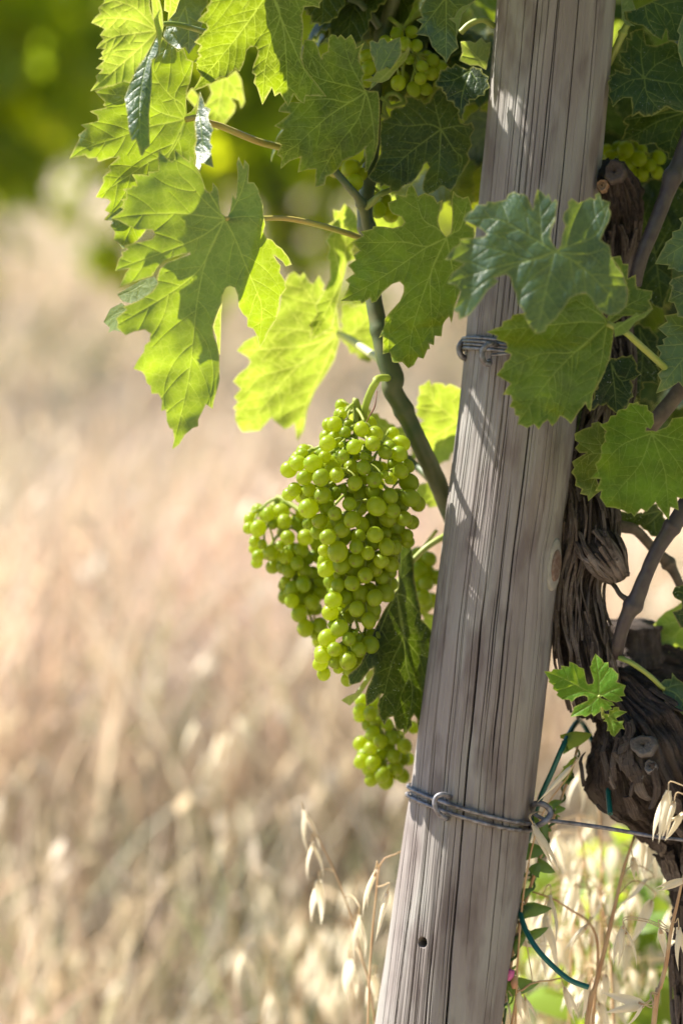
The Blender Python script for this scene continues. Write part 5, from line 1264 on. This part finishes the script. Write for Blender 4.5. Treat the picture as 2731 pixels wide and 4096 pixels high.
def bunch(label, berries, dz, peduncle=None, ped_r=.0022, flat=0.75, back=0, seed=1, scale_r=1.0, hwmax=0.05, grow=1.10):
    """berries: list of (crop, x, y, r, behind)"""
    rr = random.Random(seed)
    P = np.array([px(c, (x, y))[0] for c, x, y, r, b in berries])
    R = np.array([r / CROP[c][2] for c, x, y, r, b in berries]) * K * scale_r
    beh = np.array([b for *_, b in berries], float)
    R = R * np.where(R < .0035, 1.0, grow) * np.random.default_rng(seed).uniform(.93, 1.06, len(R))
    U = (P - P.mean(0)) * K
    z = np.zeros(len(P)); ctr = np.zeros(len(P)); hwl = np.zeros(len(P))
    for i in range(len(P)):
        m = np.abs(U[:, 1] - U[i, 1]) < 0.014
        x0, x1 = U[m, 0].min() - R[i], U[m, 0].max() + R[i]
        xc, hw = (x0 + x1) / 2, min(hwmax, max((x1 - x0) / 2, R[i] * 1.5))
        ctr[i] = xc; hwl[i] = hw
        t = min(.98, abs(U[i, 0] - xc) / hw)
        z[i] = -math.sqrt(1 - t * t) * hw * flat * (1 - .42 * beh[i]) + beh[i] * R[i] * .5
    X = np.c_[U, z]
    nfront = len(X)
    # berries on the far side, so that the bunch is round
    ex = []; er = []
    for _ in range(back):
        i = rr.randrange(nfront)
        t = rr.uniform(-.85, .85)
        ex.append((ctr[i] + hwl[i] * t, U[i, 1] + rr.uniform(-.006, .006), math.sqrt(1 - t * t) * hwl[i] * flat * rr.uniform(-.35, .9)))
        er.append(float(np.median(R)) * rr.uniform(.8, 1.05))
    if ex:
        X = np.vstack([X, ex]); R = np.r_[R, er]
    wxy = np.r_[np.full(nfront, .12), np.full(len(ex), .6)]
    pr = np.r_[beh, np.full(len(ex), 2.0)]
    for it in range(140):
        dd = X[:, None] - X[None]
        dist = np.linalg.norm(dd, axis=2); np.fill_diagonal(dist, 9)
        need = (R[:, None] + R[None]) * (0.965 - 0.13 * ((pr[:, None] > 1) & (pr[None] > 1)))
        I, Jx = np.nonzero(dist < need)
        mv = np.zeros_like(X)
        for i, k in zip(I, Jx):
            if i >= k: continue
            ov = need[i, k] - dist[i, k]
            d = dd[i, k] / (dist[i, k] + 1e-9)
            if abs(d[2]) < .25:
                d = d.copy(); d[2] = (.25 if d[2] >= 0 else -.25)
                if pr[i] != pr[k]: d[2] = .35 * (1 if pr[i] > pr[k] else -1)
                d /= np.linalg.norm(d)
            mv[i] += d * ov * .5; mv[k] -= d * ov * .5
        mv[:, :2] *= wxy[:, None]
        X += mv * .8
    def world(Y): # local metres -> world, keeping the photograph's pixel
        return at(P.mean(0)[0] + Y[..., 0] / K, P.mean(0)[1] + Y[..., 1] / K, dz + Y[..., 2])
    top = X[:, 1].min()
    root = empty('grape_bunch', world(np.array([ctr[np.argmin(U[:, 1])], top - .01, 0.0])), label, 'grapes')
    W = world(X)
    # rachis: follows the centre of the bunch
    ys = np.linspace(X[:, 1].min() - .004, X[:, 1].max() - .004, 9)
    ax = []
    for y in ys:
        m = np.exp(-((U[:, 1] - y) / .014) ** 2)
        ax.append((float((ctr * m).sum() / (m.sum() + 1e-9)), y, float(0.15 * X[:, 2].mean())))
    ax = np.array(ax)
    j = Join()
    axw = world(ax)
    path = list(axw)
    rad = list(np.linspace(.0021, .0009, len(axw)))
    if peduncle is not None:
        pw = [p for p in peduncle]
        path = pw + path; rad = [ped_r] * len(pw) + rad
    j.tube(np.array(path), rad, n=12 * len(path), seg=9)
    axis = lambda y: np.array([np.interp(y, ys, ax[:, 0]), max(y, ys[0]), np.interp(y, ys, ax[:, 2])])
    ncl = max(1, len(X) // 6)
    cl = X[rr.sample(range(len(X)), ncl)].copy()
    for _ in range(6):
        own = np.argmin(np.linalg.norm(X[:, None] - cl[None], axis=2), 1)
        cl = np.array([X[own == k].mean(0) if (own == k).any() else cl[k] for k in range(ncl)])
    hub = np.array([c * .72 + axis(c[1] - .012) * .28 - np.array([0, .003, 0]) for c in cl])
    for k in range(ncl):
        a0 = axis(hub[k, 1] - .010)
        j.tube(world(np.array([a0, (a0 + hub[k]) / 2 - np.array([0, .0015, 0]), hub[k]])), [.0013, .0011, .0011], n=8, seg=6)
    for i in range(len(X)):
        base = np.array([np.interp(X[i, 1] - .012, ys, ax[:, 0]), X[i, 1] - .012 - rr.uniform(0, .006), np.interp(X[i, 1] - .012, ys, ax[:, 2])])
        base[1] = max(base[1], ys[0])
        hb = hub[own[i]]
        out = X[i] - base; nrm = out / (np.linalg.norm(out) + 1e-9)
        ax_dir = nrm + np.array([rr.gauss(0, .28), rr.gauss(0, .28) + .15, rr.gauss(0, .28)]); ax_dir /= np.linalg.norm(ax_dir)
        tipb = X[i] - ax_dir * R[i] * .95
        mid = (hb + tipb) / 2 + np.array([rr.gauss(0, .001), -.001, rr.gauss(0, .001)])
        j.tube(world(np.array([hb, mid, tipb])), [.0008, .0007, .00095], n=6, seg=5)
        o = bpy.data.objects.new('berry', BERRY)
        place(o, W[i], root)
        wdir = world(X[i] + ax_dir * .01) - W[i]
        q = Vector(wdir).to_track_quat('Z', 'Y')
        o.rotation_mode = 'QUATERNION'; o.rotation_quaternion = q
        s = R[i] * (D + dz) / D
        o.scale = (s * rr.uniform(.95, 1.0), s * rr.uniform(.95, 1.0), s * rr.uniform(.97, 1.08))
    j.build('stem', M['rachis'], root)
    return root

def B_(crop, lst):
    return [(crop, *t, 0) if len(t) == 3 else (crop, *t) for t in lst]

def grapes():
    main = B_('a', [(700,140,44),(622,250,75),(560,255,60,1),(730,338,65),(902,305,72),(1045,355,73),(548,455,82),(620,390,70,1),(690,470,32),(825,490,72),(1020,455,72),(702,590,72),(525,600,62,1),(1148,545,68),(1292,562,77),(1205,490,65,1),(1315,455,76,1),(930,600,48),(985,610,40,1),(925,697,72),(788,695,68,1),(600,700,80,1),(645,785,69),(473,800,82),(393,685,90),(243,662,75),(145,727,82),(320,813,74),(205,935,72),(352,925,68),(150,985,72,1),(497,995,82),(430,1035,70,1),(352,1135,95),(540,1120,72,1),(330,990,65,1),(835,870,72),(1035,832,77),(1060,705,62,1),(1145,785,45),(1187,835,43),(1260,690,75,1),(1310,748,72),(1375,690,70,1),(1395,865,88),(1000,960,72,1),(800,930,50,1),(720,930,50,1),(920,980,90,1),(775,1087,73),(625,1187,70),(887,1135,68,1),(1058,1112,88),(1207,1017,70),(1222,1150,75),(1405,1030,83),(1310,1100,70,1),(1490,1085,75,1),(795,1255,82),(905,1312,72,1),(463,1262,76),(350,1285,62,1),(450,1380,72,1),(565,1447,84),(700,1350,83),(715,1420,78,1),(875,1415,72,1),(1045,1408,80),(1020,1490,80,1),(1155,1390,62,1),(1195,1245,82,1),(1260,1300,95,1),(1335,1250,75,1),(1410,1280,70,1),(1370,1400,60,1)]) + \
        B_('b', [(252,265,62),(385,275,95),(260,360,70,1),(280,460,78),(430,410,88),(430,500,75,1),(590,227,72),(590,365,70),(702,293,64),(905,228,85),(845,378,75),(985,230,75,1),(950,410,72,1),(680,528,82),(545,610,80),(545,465,70,1),(800,480,75,1),(845,550,72,1),(395,635,72),(360,690,60,1),(345,790,88),(320,905,80),(590,878,82),(635,720,85,1),(780,762,84),(860,690,90,1),(750,880,85,1),(718,995,72),(335,1038,46),(412,1090,77),(455,975,45,1),(290,1185,92),(512,1193,70),(580,1128,30),(610,1190,50,1),(355,1300,77),(240,1362,83),(605,1300,75),(705,1245,85,1),(510,1405,80),(370,1425,63),(410,1490,55,1),(525,1505,80,1),(480,760,60,1)])
    ped = np.vstack([pts3('D', [(510, 1435), (440, 1428), (400, 1440)], [.038, .03, .02]), pts3('G', [(833, 42), (815, 70), (790, 130), (770, 200), (755, 260)], [.018, .02, .024, .03, .036])])
    bunch('large bunch of unripe green grapes hanging left of the post', main, 0.032, ped, .0026, back=165, seed=2, hwmax=.042)
    left = B_('c', [(485,425,105),(690,380,125,1),(185,620,85,1),(325,640,118),(275,845,88),(385,890,78),(560,570,78),(725,535,112),(770,800,105),(660,910,80),(545,1010,118),(760,255,90,1),(1060,800,125),(1010,960,110),(870,970,80,1),(760,1090,105,1),(940,1195,105),(700,1230,95,1),(800,1310,95),(1055,1310,105),(770,1495,90),(860,1570,95),(1015,1510,115),(860,1770,105),(830,1650,80,1),(1280,1450,100,1),(980,1720,110,1),(1170,1800,112),(975,1990,128),(1080,2180,118),(1260,2170,115),(1300,1650,100,1),(1230,2300,75,1),(1150,1930,70,1),(1100,1120,90,1),(950,560,100,1),(1000,420,90,1),(1250,1100,90,1),(1240,900,90,1),(1200,1350,90,1)])
    bunch('smaller bunch of green grapes spreading left behind the large bunch', left, 0.09, pts3('a', [(560, 800), (420, 1000), (330, 1180)], [.05, .06, .07]), .0016, back=45, seed=3, hwmax=.03)
    low = B_('d', [(470,640,75,1),(450,760,85),(565,800,80),(660,910,85,1),(600,1050,85),(690,1150,85),(840,1100,80),(570,1235,85),(460,1395,80),(600,1415,92),(985,1215,85),(880,1360,85),(985,1370,75,1),(910,1480,75),(960,1560,75),(700,1560,95),(590,1620,75),(760,1640,95,1),(1100,970,75,1),(760,930,70,1),(610,670,70,1),(700,1320,70,1),(800,1230,70,1)])
    bunch('lowest bunch of green grapes hanging under the dark leaf beside the post', low, 0.10, pts3('d', [(900, -200), (760, 300), (680, 560)], [.10, .10, .10]), .0016, back=22, seed=4, hwmax=.025)
    rt = B_('b', [(1230,320,70),(1320,370,70),(1260,470,80),(1420,550,75),(1300,620,80),(1290,740,80),(1240,800,70,1),(1240,650,70),(1200,560,70,1),(1330,500,70,1),(1210,880,60,1)])
    bunch('few shaded green grapes between the large bunch and the post', rt, 0.12, pts3('b', [(1420, 60), (1330, 180), (1270, 270)], [.10, .11, .12]), .0014, back=6, seed=5, hwmax=.022)
    up = B_('C', [(840,215,45),(765,260,40),(935,200,45),(965,285,42),(890,275,42),(655,355,45),(665,425,47),(655,510,45),(850,520,50),(1000,420,43),(990,490,45),(1060,460,45,1),(1070,380,45,1),(920,375,30,1),(1110,420,45,1),(950,560,45,1),(1020,560,45,1),(760,400,42,1),(830,350,42,1)])
    bunch('shaded bunch of green grapes among the leaves at the top left of the post', up, 0.055, pts3('C', [(780, 100), (830, 140), (880, 180)], [.055, .05, .05]), .0016, back=4, seed=6, hwmax=.03, grow=.96)
    pair = B_('C', [(555,1070,52),(575,1135,47),(620,1090,34,1)])
    bunch('pair of green grapes on the shoot under the dappled leaf', pair, 0.045, pts3('C', [(660, 960), (630, 1010), (600, 1040)], [.05, .048, .045]), .0012, seed=7)
    pair2 = B_('C', [(735,1320,48),(790,1335,46),(720,1245,40,1),(760,1260,38,1)])
    bunch('sunlit green grapes right of the shoot fork', pair2, 0.075, pts3('C', [(700, 1180), (735, 1210), (750, 1240)], [.05, .06, .07]), .0012, seed=8)
    rg = B_('F', [(530,1420,52),(570,1475,60),(700,1430,73),(640,1510,60),(820,1490,68),(740,1560,60,1),(630,1385,50,1),(860,1400,45,1),(930,1560,60,1),(1020,1480,60,1),(850,1640,60,1),(760,1640,60,1),(1000,1620,60,1)])
    bunch('sunlit green grapes right of the post above the dark stub', rg, 0.085, pts3('F', [(800, 1200), (790, 1290), (780, 1360)], [.085, .085, .085]), .0014, back=6, seed=9, hwmax=.03)
    # dry tendril by the bunch stem
    V, F = tube(pts3('G', [(838, 88), (835, 130), (825, 180), (800, 225), (778, 268)], [.012, .008, .006, .006, .01]), [.0006, .0005, .0007, .0005, .0003], n=24, seg=6)
    tag(obj('dry_tendril', V, F, M['tendril_dry']), 'thin dry brown tendril beside the stem of the large grape bunch', 'tendril')
grapes()

# ------------------------------------------------------------------ plastic tie, bindweed, wild oats
def tie():
    P = px('I', [(862, 700), (850, 560), (842, 430), (800, 300), (720, 120), (640, -20), (590, -10), (500, 150), (400, 380), (320, 560), (235, 830), (170, 1130), (146, 1390), (158, 1490), (205, 1625), (290, 1765), (400, 1885), (520, 1990), (610, 2035), (692, 2062)])
    dz = np.array([.01, .02, .035, .07, .09, .09, .06, .03, .03, .035, .055, .06, .045, .03, .02, .01, .005, .0, .0, .0])
    q = at(P[:, 0], P[:, 1], dz)
    root = empty('plastic_tie', q[3], 'dark green plastic tube tie round the vine, its loose end curling below the wire', 'plant tie')
    V, F = tube(q, np.r_[[.0019] * 5, [.0019] * 15], n=160, seg=12)
    F = F[:-2]
    obj('tube', V, F, M['plastic'], root)
    for e, nx in ((q[0], q[1]), (q[-1], q[-2])):
        d = (nx - e) / np.linalg.norm(nx - e)
        e1 = np.cross(d, [0.3, 1, .1]); e1 /= np.linalg.norm(e1); e2 = np.cross(d, e1)
        a = np.linspace(0, 2 * math.pi, 12, endpoint=False)
        ring = [e + r_ * (np.cos(a)[:, None] * e1 + np.sin(a)[:, None] * e2) + d * h for r_, h in ((.00185, 0.0), (.0010, 0), (.00095, .003))]
        obj('tube_end', np.vstack(ring[:2]), ringfaces(2, 12, caps=False), M['plastic'], root)
        obj('bore', np.vstack(ring[1:]), ringfaces(2, 12), M['tube_dark'], root)
tie()

def arrow_leaf(w_=.010, l=.016):
    o = np.array([(0, 0), (.5, -.28), (.85, -.25), (.72, .12), (.66, .45), (.34, .85), (0, 1.12), (-.34, .85), (-.66, .45), (-.72, .12), (-.85, -.25), (-.5, -.28)])
    V = np.c_[o[:, 0] * w_, o[:, 1] * l, -.35 * np.abs(o[:, 0]) * w_ - .18 * o[:, 1] ** 2 * l + .08 * w_ * np.sin(o[:, 1] * 5)]
    V = np.vstack([V, [(0, .4 * l, 0)]])
    F = [(i, (i + 1) % 12, 12) for i in range(12)]
    return V, F

def bindweed():
    ST = px('I', [(640, 55), (600, 190), (560, 350), (500, 520), (430, 700), (370, 870), (320, 1020), (250, 1230), (180, 1460), (120, 1700), (60, 2000), (0, 2352)])
    dz = np.linspace(.05, .03, len(ST))
    q = at(ST[:, 0], ST[:, 1], dz)
    g = q.copy()
    straw = empty('dry_stalk', at(1850, 6300, .06), 'orange dry stalk wrapped by green bindweed right of the post', 'stalk')
    V, F = tube(np.vstack([q, at(1920, 5000, .05)[None], at(1850, 6300, .06)[None]]), [.0009] * 6 + [.0012] * 8, n=90, seg=7)
    obj('stalk', V, F, M['straw_stem'], straw)
    root = empty('bindweed', at(1870, 6300, .05), 'green bindweed twining up a dry stalk right of the post, with pink buds', 'bindweed')
    S = spline(q, 120)
    T, Nn, B = frames(S)
    f = np.linspace(0, 1, 120) * 2 * math.pi * 13
    H = S + .0026 * (np.cos(f)[:, None] * Nn + np.sin(f)[:, None] * B)
    V, F = tube(np.vstack([H, at(1920, 5000, .045)[None], at(1870, 6300, .05)[None]]), .0009, n=300, seg=6)
    obj('stem', V, F, M['weed'], root)
    Vl, Fl = arrow_leaf(1, 1)
    lm = mesh('leaf', Vl, Fl, M['weed'])
    lm2 = mesh('leaf', Vl, Fl, M['weed_pale'])
    r = random.Random(9)
    def put(p, d, n, w_, l, m=lm):
        o = bpy.data.objects.new('leaf', m)
        place(o, p, root)
        d = Vector(d).normalized(); n = Vector(n); n = (n - d * n.dot(d)).normalized(); x = d.cross(n)
        o.rotation_mode = 'QUATERNION'; o.rotation_quaternion = Matrix((x, d, n)).transposed().to_quaternion()
        o.scale = (w_, l, l)
    big = [((205, 985), (1, 0, .1), .008, .013), ((310, 1095), (.9, -.2, -.35), .006, .011), ((190, 1450), (1, -.1, .12), .0075, .017), ((60, 2060), (1, 0, .15), .009, .02), ((500, 430), (.5, 0, .9), .005, .016),
           ((160, 1340), (.7, 0, .5), .005, .008), ((180, 1200), (-.4, -.3, .8), .005, .008), ((250, 1170), (.3, -.5, .8), .006, .009), ((410, 620), (.8, 0, .4), .004, .006), ((440, 660), (.9, 0, .1), .004, .006), ((525, 200), (-.3, 0, .8), .003, .007), ((530, 120), (.9, 0, .3), .008, .016), ((230, 1660), (.9, 0, .5), .005, .013), ((100, 1750), (.6, 0, .8), .005, .012), ((330, 790), (.1, 0, -1), .006, .02)]
    for (p, d, w_, l) in big:
        put(pts3('I', [p], .03)[0], d, (r.gauss(0, .4), -1, .6), w_, l, lm2 if l == .016 else lm)
    for i in range(26):
        k = r.randrange(5, 115)
        put(H[k], (r.gauss(0, 1), r.gauss(0, .6), r.gauss(.3, .5)), (r.gauss(0, .6), -1, r.gauss(.3, .5)), r.uniform(.0022, .0042), r.uniform(.004, .008), lm)
    for (a, b_, rad, m) in (((60, 2010), (82, 1925), .0032, 'pink'), ((105, 2075), (113, 1975), .0028, 'bud')):
        p = pts3('I', [a, ((a[0] + b_[0]) / 2, (a[1] + b_[1]) / 2), b_], .028)
        V, F = tube(p, [.0014, rad, .0012 if m == 'bud' else rad * .9], n=12, seg=10)
        obj('flower_bud', V, F, M[m], root)
        V, F = tube(np.vstack([p[0], pts3('I', [(a[0] - 10, a[1] + 90), (a[0] - 50, a[1] + 140)], .03)]), .0007, n=10, seg=6)
        obj('flower_stalk', V, F, M['weed_pale'], root)
bindweed()

def glume_mesh():
    m, n = 9, 5
    V = []
    for i in range(m):
        t = i / (m - 1)
        w_ = .125 * (math.sin(math.pi * min(1, t * 1.02 + .03) ** .62)) ** .85 * (1 - .25 * t) if t < 1 else .002
        for j in range(n):
            a = (j / (n - 1) - .5) * 2
            V.append((a * w_, -abs(a) ** 2 * w_ * .55 + .10 * math.sin(math.pi * t) , t))
    F = [(i * n + j, i * n + j + 1, (i + 1) * n + j + 1, (i + 1) * n + j) for i in range(m - 1) for j in range(n - 1)]
    return mesh('husk', V, F, M['glume'])
GLUME = glume_mesh()

def set_glume(parent, base, d, roll, length, open_, wide=1.0):
    o = bpy.data.objects.new('husk', GLUME)
    place(o, base, parent)
    q = Vector(d).to_track_quat('Z', 'Y')
    from mathutils import Quaternion
    o.rotation_mode = 'QUATERNION'
    o.rotation_quaternion = q @ Quaternion((0, 0, 1), roll) @ Quaternion((1, 0, 0), -open_)
    o.scale = (length * wide, length, length)

def spikelet(parent, crop, base, tip, dz, rr, n=2, wide=1.0, open_=.16, dtip=0.0):
    b = pts3(crop, [base], dz)[0]; e = pts3(crop, [tip], dz + dtip)[0]
    d = e - b; L = np.linalg.norm(d)
    s = bpy.data.objects.new('spikelet', mesh('spikelet', *tube(np.array([b - b, d * .06, d * .14]), [.0005, .0009, .0012], n=5, seg=6), M['straw_stem']))
    place(s, b, parent)
    r0 = rr.uniform(0, 6.28)
    base_roll = rr.choice((math.pi / 2, -math.pi / 2)) + rr.gauss(0, .5)
    for k in range(n):
        set_glume(s, b, d, base_roll + k * (math.pi if n == 2 else 2.1), L * rr.uniform(.9, 1.05), open_ * rr.uniform(.6, 1.3), wide * rr.uniform(.85, 1.15))
    return b

def oat(label, crop, stalk, sdz, spk, rad=.0011, ground=None, seed=1):
    """stalk: pixels from the tip down; continues to the ground"""
    rr = random.Random(seed)
    P = px(crop, stalk)
    q = at(P[:, 0], P[:, 1], np.broadcast_to(sdz, len(P)))
    last = q[-1]; dirn = (q[-1] - q[-2]); dirn = dirn / np.linalg.norm(dirn)
    gx = last + dirn * (last[2] * .5); gx = np.array([gx[0] * .7 + last[0] * .3, gx[1], last[2] * .45])
    gb = np.array([gx[0] + (gx[0] - last[0]) * .3, gx[1] + .02, -.02])
    q = np.vstack([q, gx, gb])
    root = empty('wild_oat', gb, label, 'wild oat', 'dry wild oats round the post')
    rads = np.linspace(rad * .55, rad * 1.5, len(q))
    V, F = tube(q, rads, n=10 * len(q), seg=7)
    obj('stalk', V, F, M['straw_stem'], root)
    C = spline(q[:-2], 60) if len(q) > 4 else spline(q, 60)
    for sp in spk:
        base, tip, dz, n, wide = sp[:5]
        b = spikelet(root, crop, base, tip, dz, rr, n, wide, sp[5] if len(sp) > 5 else .16, sp[6] if len(sp) > 6 else 0.0)
        up = [c for c in C if c[2] > b[2] - .05] or [C[0]]
        c = min(up, key=lambda c: np.linalg.norm(c - b) + max(0, b[2] - c[2]) * .3)
        mid = (c + b) / 2; mid[2] = max(c[2], b[2]) + .35 * np.linalg.norm(c - b) * .5
        e = pts3(crop, [tip], dz)[0]; dd = (b - e) / np.linalg.norm(b - e)
        V, F = tube(np.vstack([c, mid, b + dd * .006, b]), .00042, n=18, seg=5)
        obj('pedicel', V, F, M['straw'], root)

def wild_oats():
    oat('sharp dry oat with long husks hanging in front of the vine trunk', 'I', [(1500, 380), (1560, 900), (1580, 1500), (1560, 2352)], -.06,
        [((1320, 515), (1250, 950), -.055, 3, 1.0), ((1365, 600), (1270, 900), -.058, 2, .9), ((1438, 690), (1270, 905), -.05, 3, .8), ((1460, 1215), (1205, 1305), -.03, 2, .9, .10)])
    oat('dry oat with a red brown stalk at the lower right corner', 'I', [(1438, 1180), (1390, 1400), (1340, 1620), (1300, 1890), (1245, 2100), (1205, 2352)], .0,
        [((965, 1580), (900, 1940), .01, 2, .8, .13), ((985, 1600), (1015, 1930), .012, 1, .6), ((1255, 1600), (1312, 1900), .0, 1, 1.0), ((1402, 1590), (1432, 1960), -.01, 2, .9), ((1130, 2200), (800, 2100), -.02, 1, 1.1), ((1130, 2205), (790, 2275), -.02, 1, .8), ((1125, 2210), (930, 2360), -.025, 1, .9), ((1120, 2200), (1040, 2260), -.02, 1, .7)], .0016, seed=2)
    oat('orange stalked dry oat standing under the wire between post and trunk', 'I', [(1050, 880), (1000, 1030), (960, 1160), (905, 1400), (830, 1720), (740, 2080), (680, 2352)], .05,
        [((1100, 900), (1140, 1210), .09, 2, 1.1), ((1210, 900), (1130, 1190), .08, 2, 1.1), ((1040, 1040), (1070, 1230), .06, 2, 1.3), ((1155, 1215), (890, 1375), .075, 1, 1.1), ((1190, 1380), (1000, 1750), .08, 1, 1.0), ((850, 1590), (960, 1800), .09, 2, 1.3), ((1180, 620), (1100, 860), .1, 2, 1.0)], .0016, seed=3)
    oat('pale dry oat whose forked husks hang in the middle below the wire', 'I', [(250, 1310), (420, 1370), (560, 1460), (690, 1545), (760, 1700), (760, 2000), (730, 2352)], .06,
        [((690, 1560), (480, 1840), .06, 1, .75), ((680, 1570), (555, 1860), .058, 1, .75), ((395, 1335), (395, 1790), .04, 2, .8, .10), ((350, 1500), (400, 2030), .055, 2, .9, .1), ((830, 1960), (800, 2210), .06, 2, 1.1), ((700, 2030), (600, 2340), .065, 2, 1.0), ((770, 2180), (860, 2400), .07, 2, 1.2)], .001, seed=4)
    oat('dry oat husks caught at the staple on the right of the post', 'I', [(600, 250), (520, 420), (330, 700), (200, 1200), (140, 1800), (120, 2352)], .03,
        [((565, 320), (285, 610), .005, 1, .55), ((258, 780), (405, 1170), .003, 1, .75), ((255, 775), (440, 1140), .006, 1, .65)], .0007, seed=5)
    oat('large blurred oat husk between post and trunk by the wire', 'I', [(740, 310), (780, 700), (800, 1300), (790, 2352)], .2,
        [((625, 360), (570, 710), .17, 1, 1.15), ((635, 360), (600, 720), .17, 1, 1.0), ((440, 840), (450, 1200), .18, 2, 1.5), ((470, 900), (560, 1260), .2, 2, 1.3), ((740, 1160), (730, 1500), .28, 2, 1.3), ((560, 1120), (520, 1450), .25, 2, 1.4), ((300, 1380), (250, 1640), .15, 2, 1.2)], .0012, seed=6)
    oat('dry oats with slim open husks left of the foot of the post', 'J', [(300, 925), (210, 970), (130, 1020), (95, 1300), (60, 1700), (40, 2206)], .07,
        [((95, 1065), (30, 1425), .06, 1, .55), ((100, 1068), (60, 1400), .062, 1, .5), ((185, 1225), (95, 1585), .06, 1, .45)], .0007, seed=7)
    oat('blurred dry oats hanging in the open grass left of the post foot', 'L', [(1190, 1215), (1330, 1500), (1420, 1800), (1470, 2054)], .12,
        [((1190, 1215), (1240, 1400), .12, 2, .8), ((1225, 1340), (1235, 1500), .12, 2, .8), ((1250, 1490), (1240, 1680), .12, 2, 1.2), ((1408, 1625), (1412, 1815), .08, 2, .75), ((1370, 1800), (1380, 1960), .16, 2, 1.5), ((1470, 1860), (1450, 2010), .16, 2, 1.4)], .0008, seed=8)
    oat('dry oats at the very foot of the post on its right side', 'I', [(480, 1990), (400, 2010), (250, 2030), (150, 2120), (90, 2352)], .03,
        [((130, 2080), (190, 2330), .03, 2, .9), ((190, 2140), (270, 2360), .035, 2, .8), ((500, 2060), (600, 2340), .05, 2, .8), ((50, 2150), (40, 2380), .03, 2, .8), ((110, 1700), (380, 1725), .05, 2, .9)], .0008, seed=9)
    # the rest of the oat stand, blurred
    rr = random.Random(31)
    def scatter(n, u0, u1, v0, v1, d0, d1, lab, seed):
        for i in range(n):
            u, v, dz = rr.uniform(u0, u1), rr.uniform(v0, v1), rr.uniform(d0, d1)
            sd = rr.choice((-1, 1))
            st = [(u, v), (u + sd * 40, v + 250), (u + sd * 60, v + 700), (u + sd * 70, v + 1300)]
            sp = []
            for k in range(5):
                bu, bv = u + rr.uniform(-130, 130), v + rr.uniform(-60, 520)
                sp.append(((bu, bv), (bu + rr.uniform(-70, 70), bv + rr.uniform(130, 190)), dz + rr.uniform(-.03, .03), 2, rr.uniform(.9, 1.4)))
            oat(lab, 'N', st, dz, sp, .0011, seed=seed + i)
    scatter(32, 2060, 2790, 3250, 3950, .10, .55, 'blurred pale dry oat in the sunlit stand behind the wire', 40)
    scatter(6, 1080, 1540, 3350, 3950, .3, .8, 'blurred dry oat in the grass left of the post foot', 60)
    scatter(9, -50, 1150, 2750, 3900, .8, 1.5, 'strongly blurred dry oat in the open grass at the lower left', 80)
wild_oats()

def weeds():
    """soft green weeds in the oats behind the wire"""
    Vl, Fl = arrow_leaf(1, 1)
    lm = mesh('leaf', Vl, Fl, M['weed_pale'])
    r = random.Random(12)
    for (u, v, dz, n, lab) in ((2390, 3640, .32, 16, 'blurred yellow green weed behind the oats in the middle below the wire'), (2560, 3800, .3, 22, 'blurred green weed among oats beside the vine trunk'), (2270, 3530, .42, 14, 'blurred green weed beside the right edge of the post'),
                               (2640, 3400, .35, 12, 'blurred green weed behind the vine trunk'), (2180, 4010, .3, 14, 'blurred green weed at the foot of the post'), (2600, 4060, .22, 20, 'green weed at the bottom right corner'), (200, 3960, 1.6, 16, 'blurred green weed in the dry grass at the lower left')):
        root = empty('weed', np.r_[at(u, v, dz)[:2], -.02], lab, 'weed', 'green weeds in the dry grass')
        c = at(u, v, dz)
        V, F = tube(np.array([[c[0], c[1], -.02], [c[0] + .02, c[1], c[2] * .5], [c[0], c[1], c[2] + .02]]), [.002, .0016, .001], n=12, seg=6)
        obj('stem', V, F, M['weed_pale'], root)
        for i in range(n):
            o = bpy.data.objects.new('leaf', lm)
            place(o, c + np.array([r.gauss(0, .03), r.gauss(0, .03), r.gauss(-.02, .035)]), root)
            o.rotation_euler = (r.uniform(.2, 1.6), r.uniform(-.6, .6), r.uniform(0, 6.28))
            s = r.uniform(.016, .03)
            o.scale = (s, s * 1.2, s)
weeds()
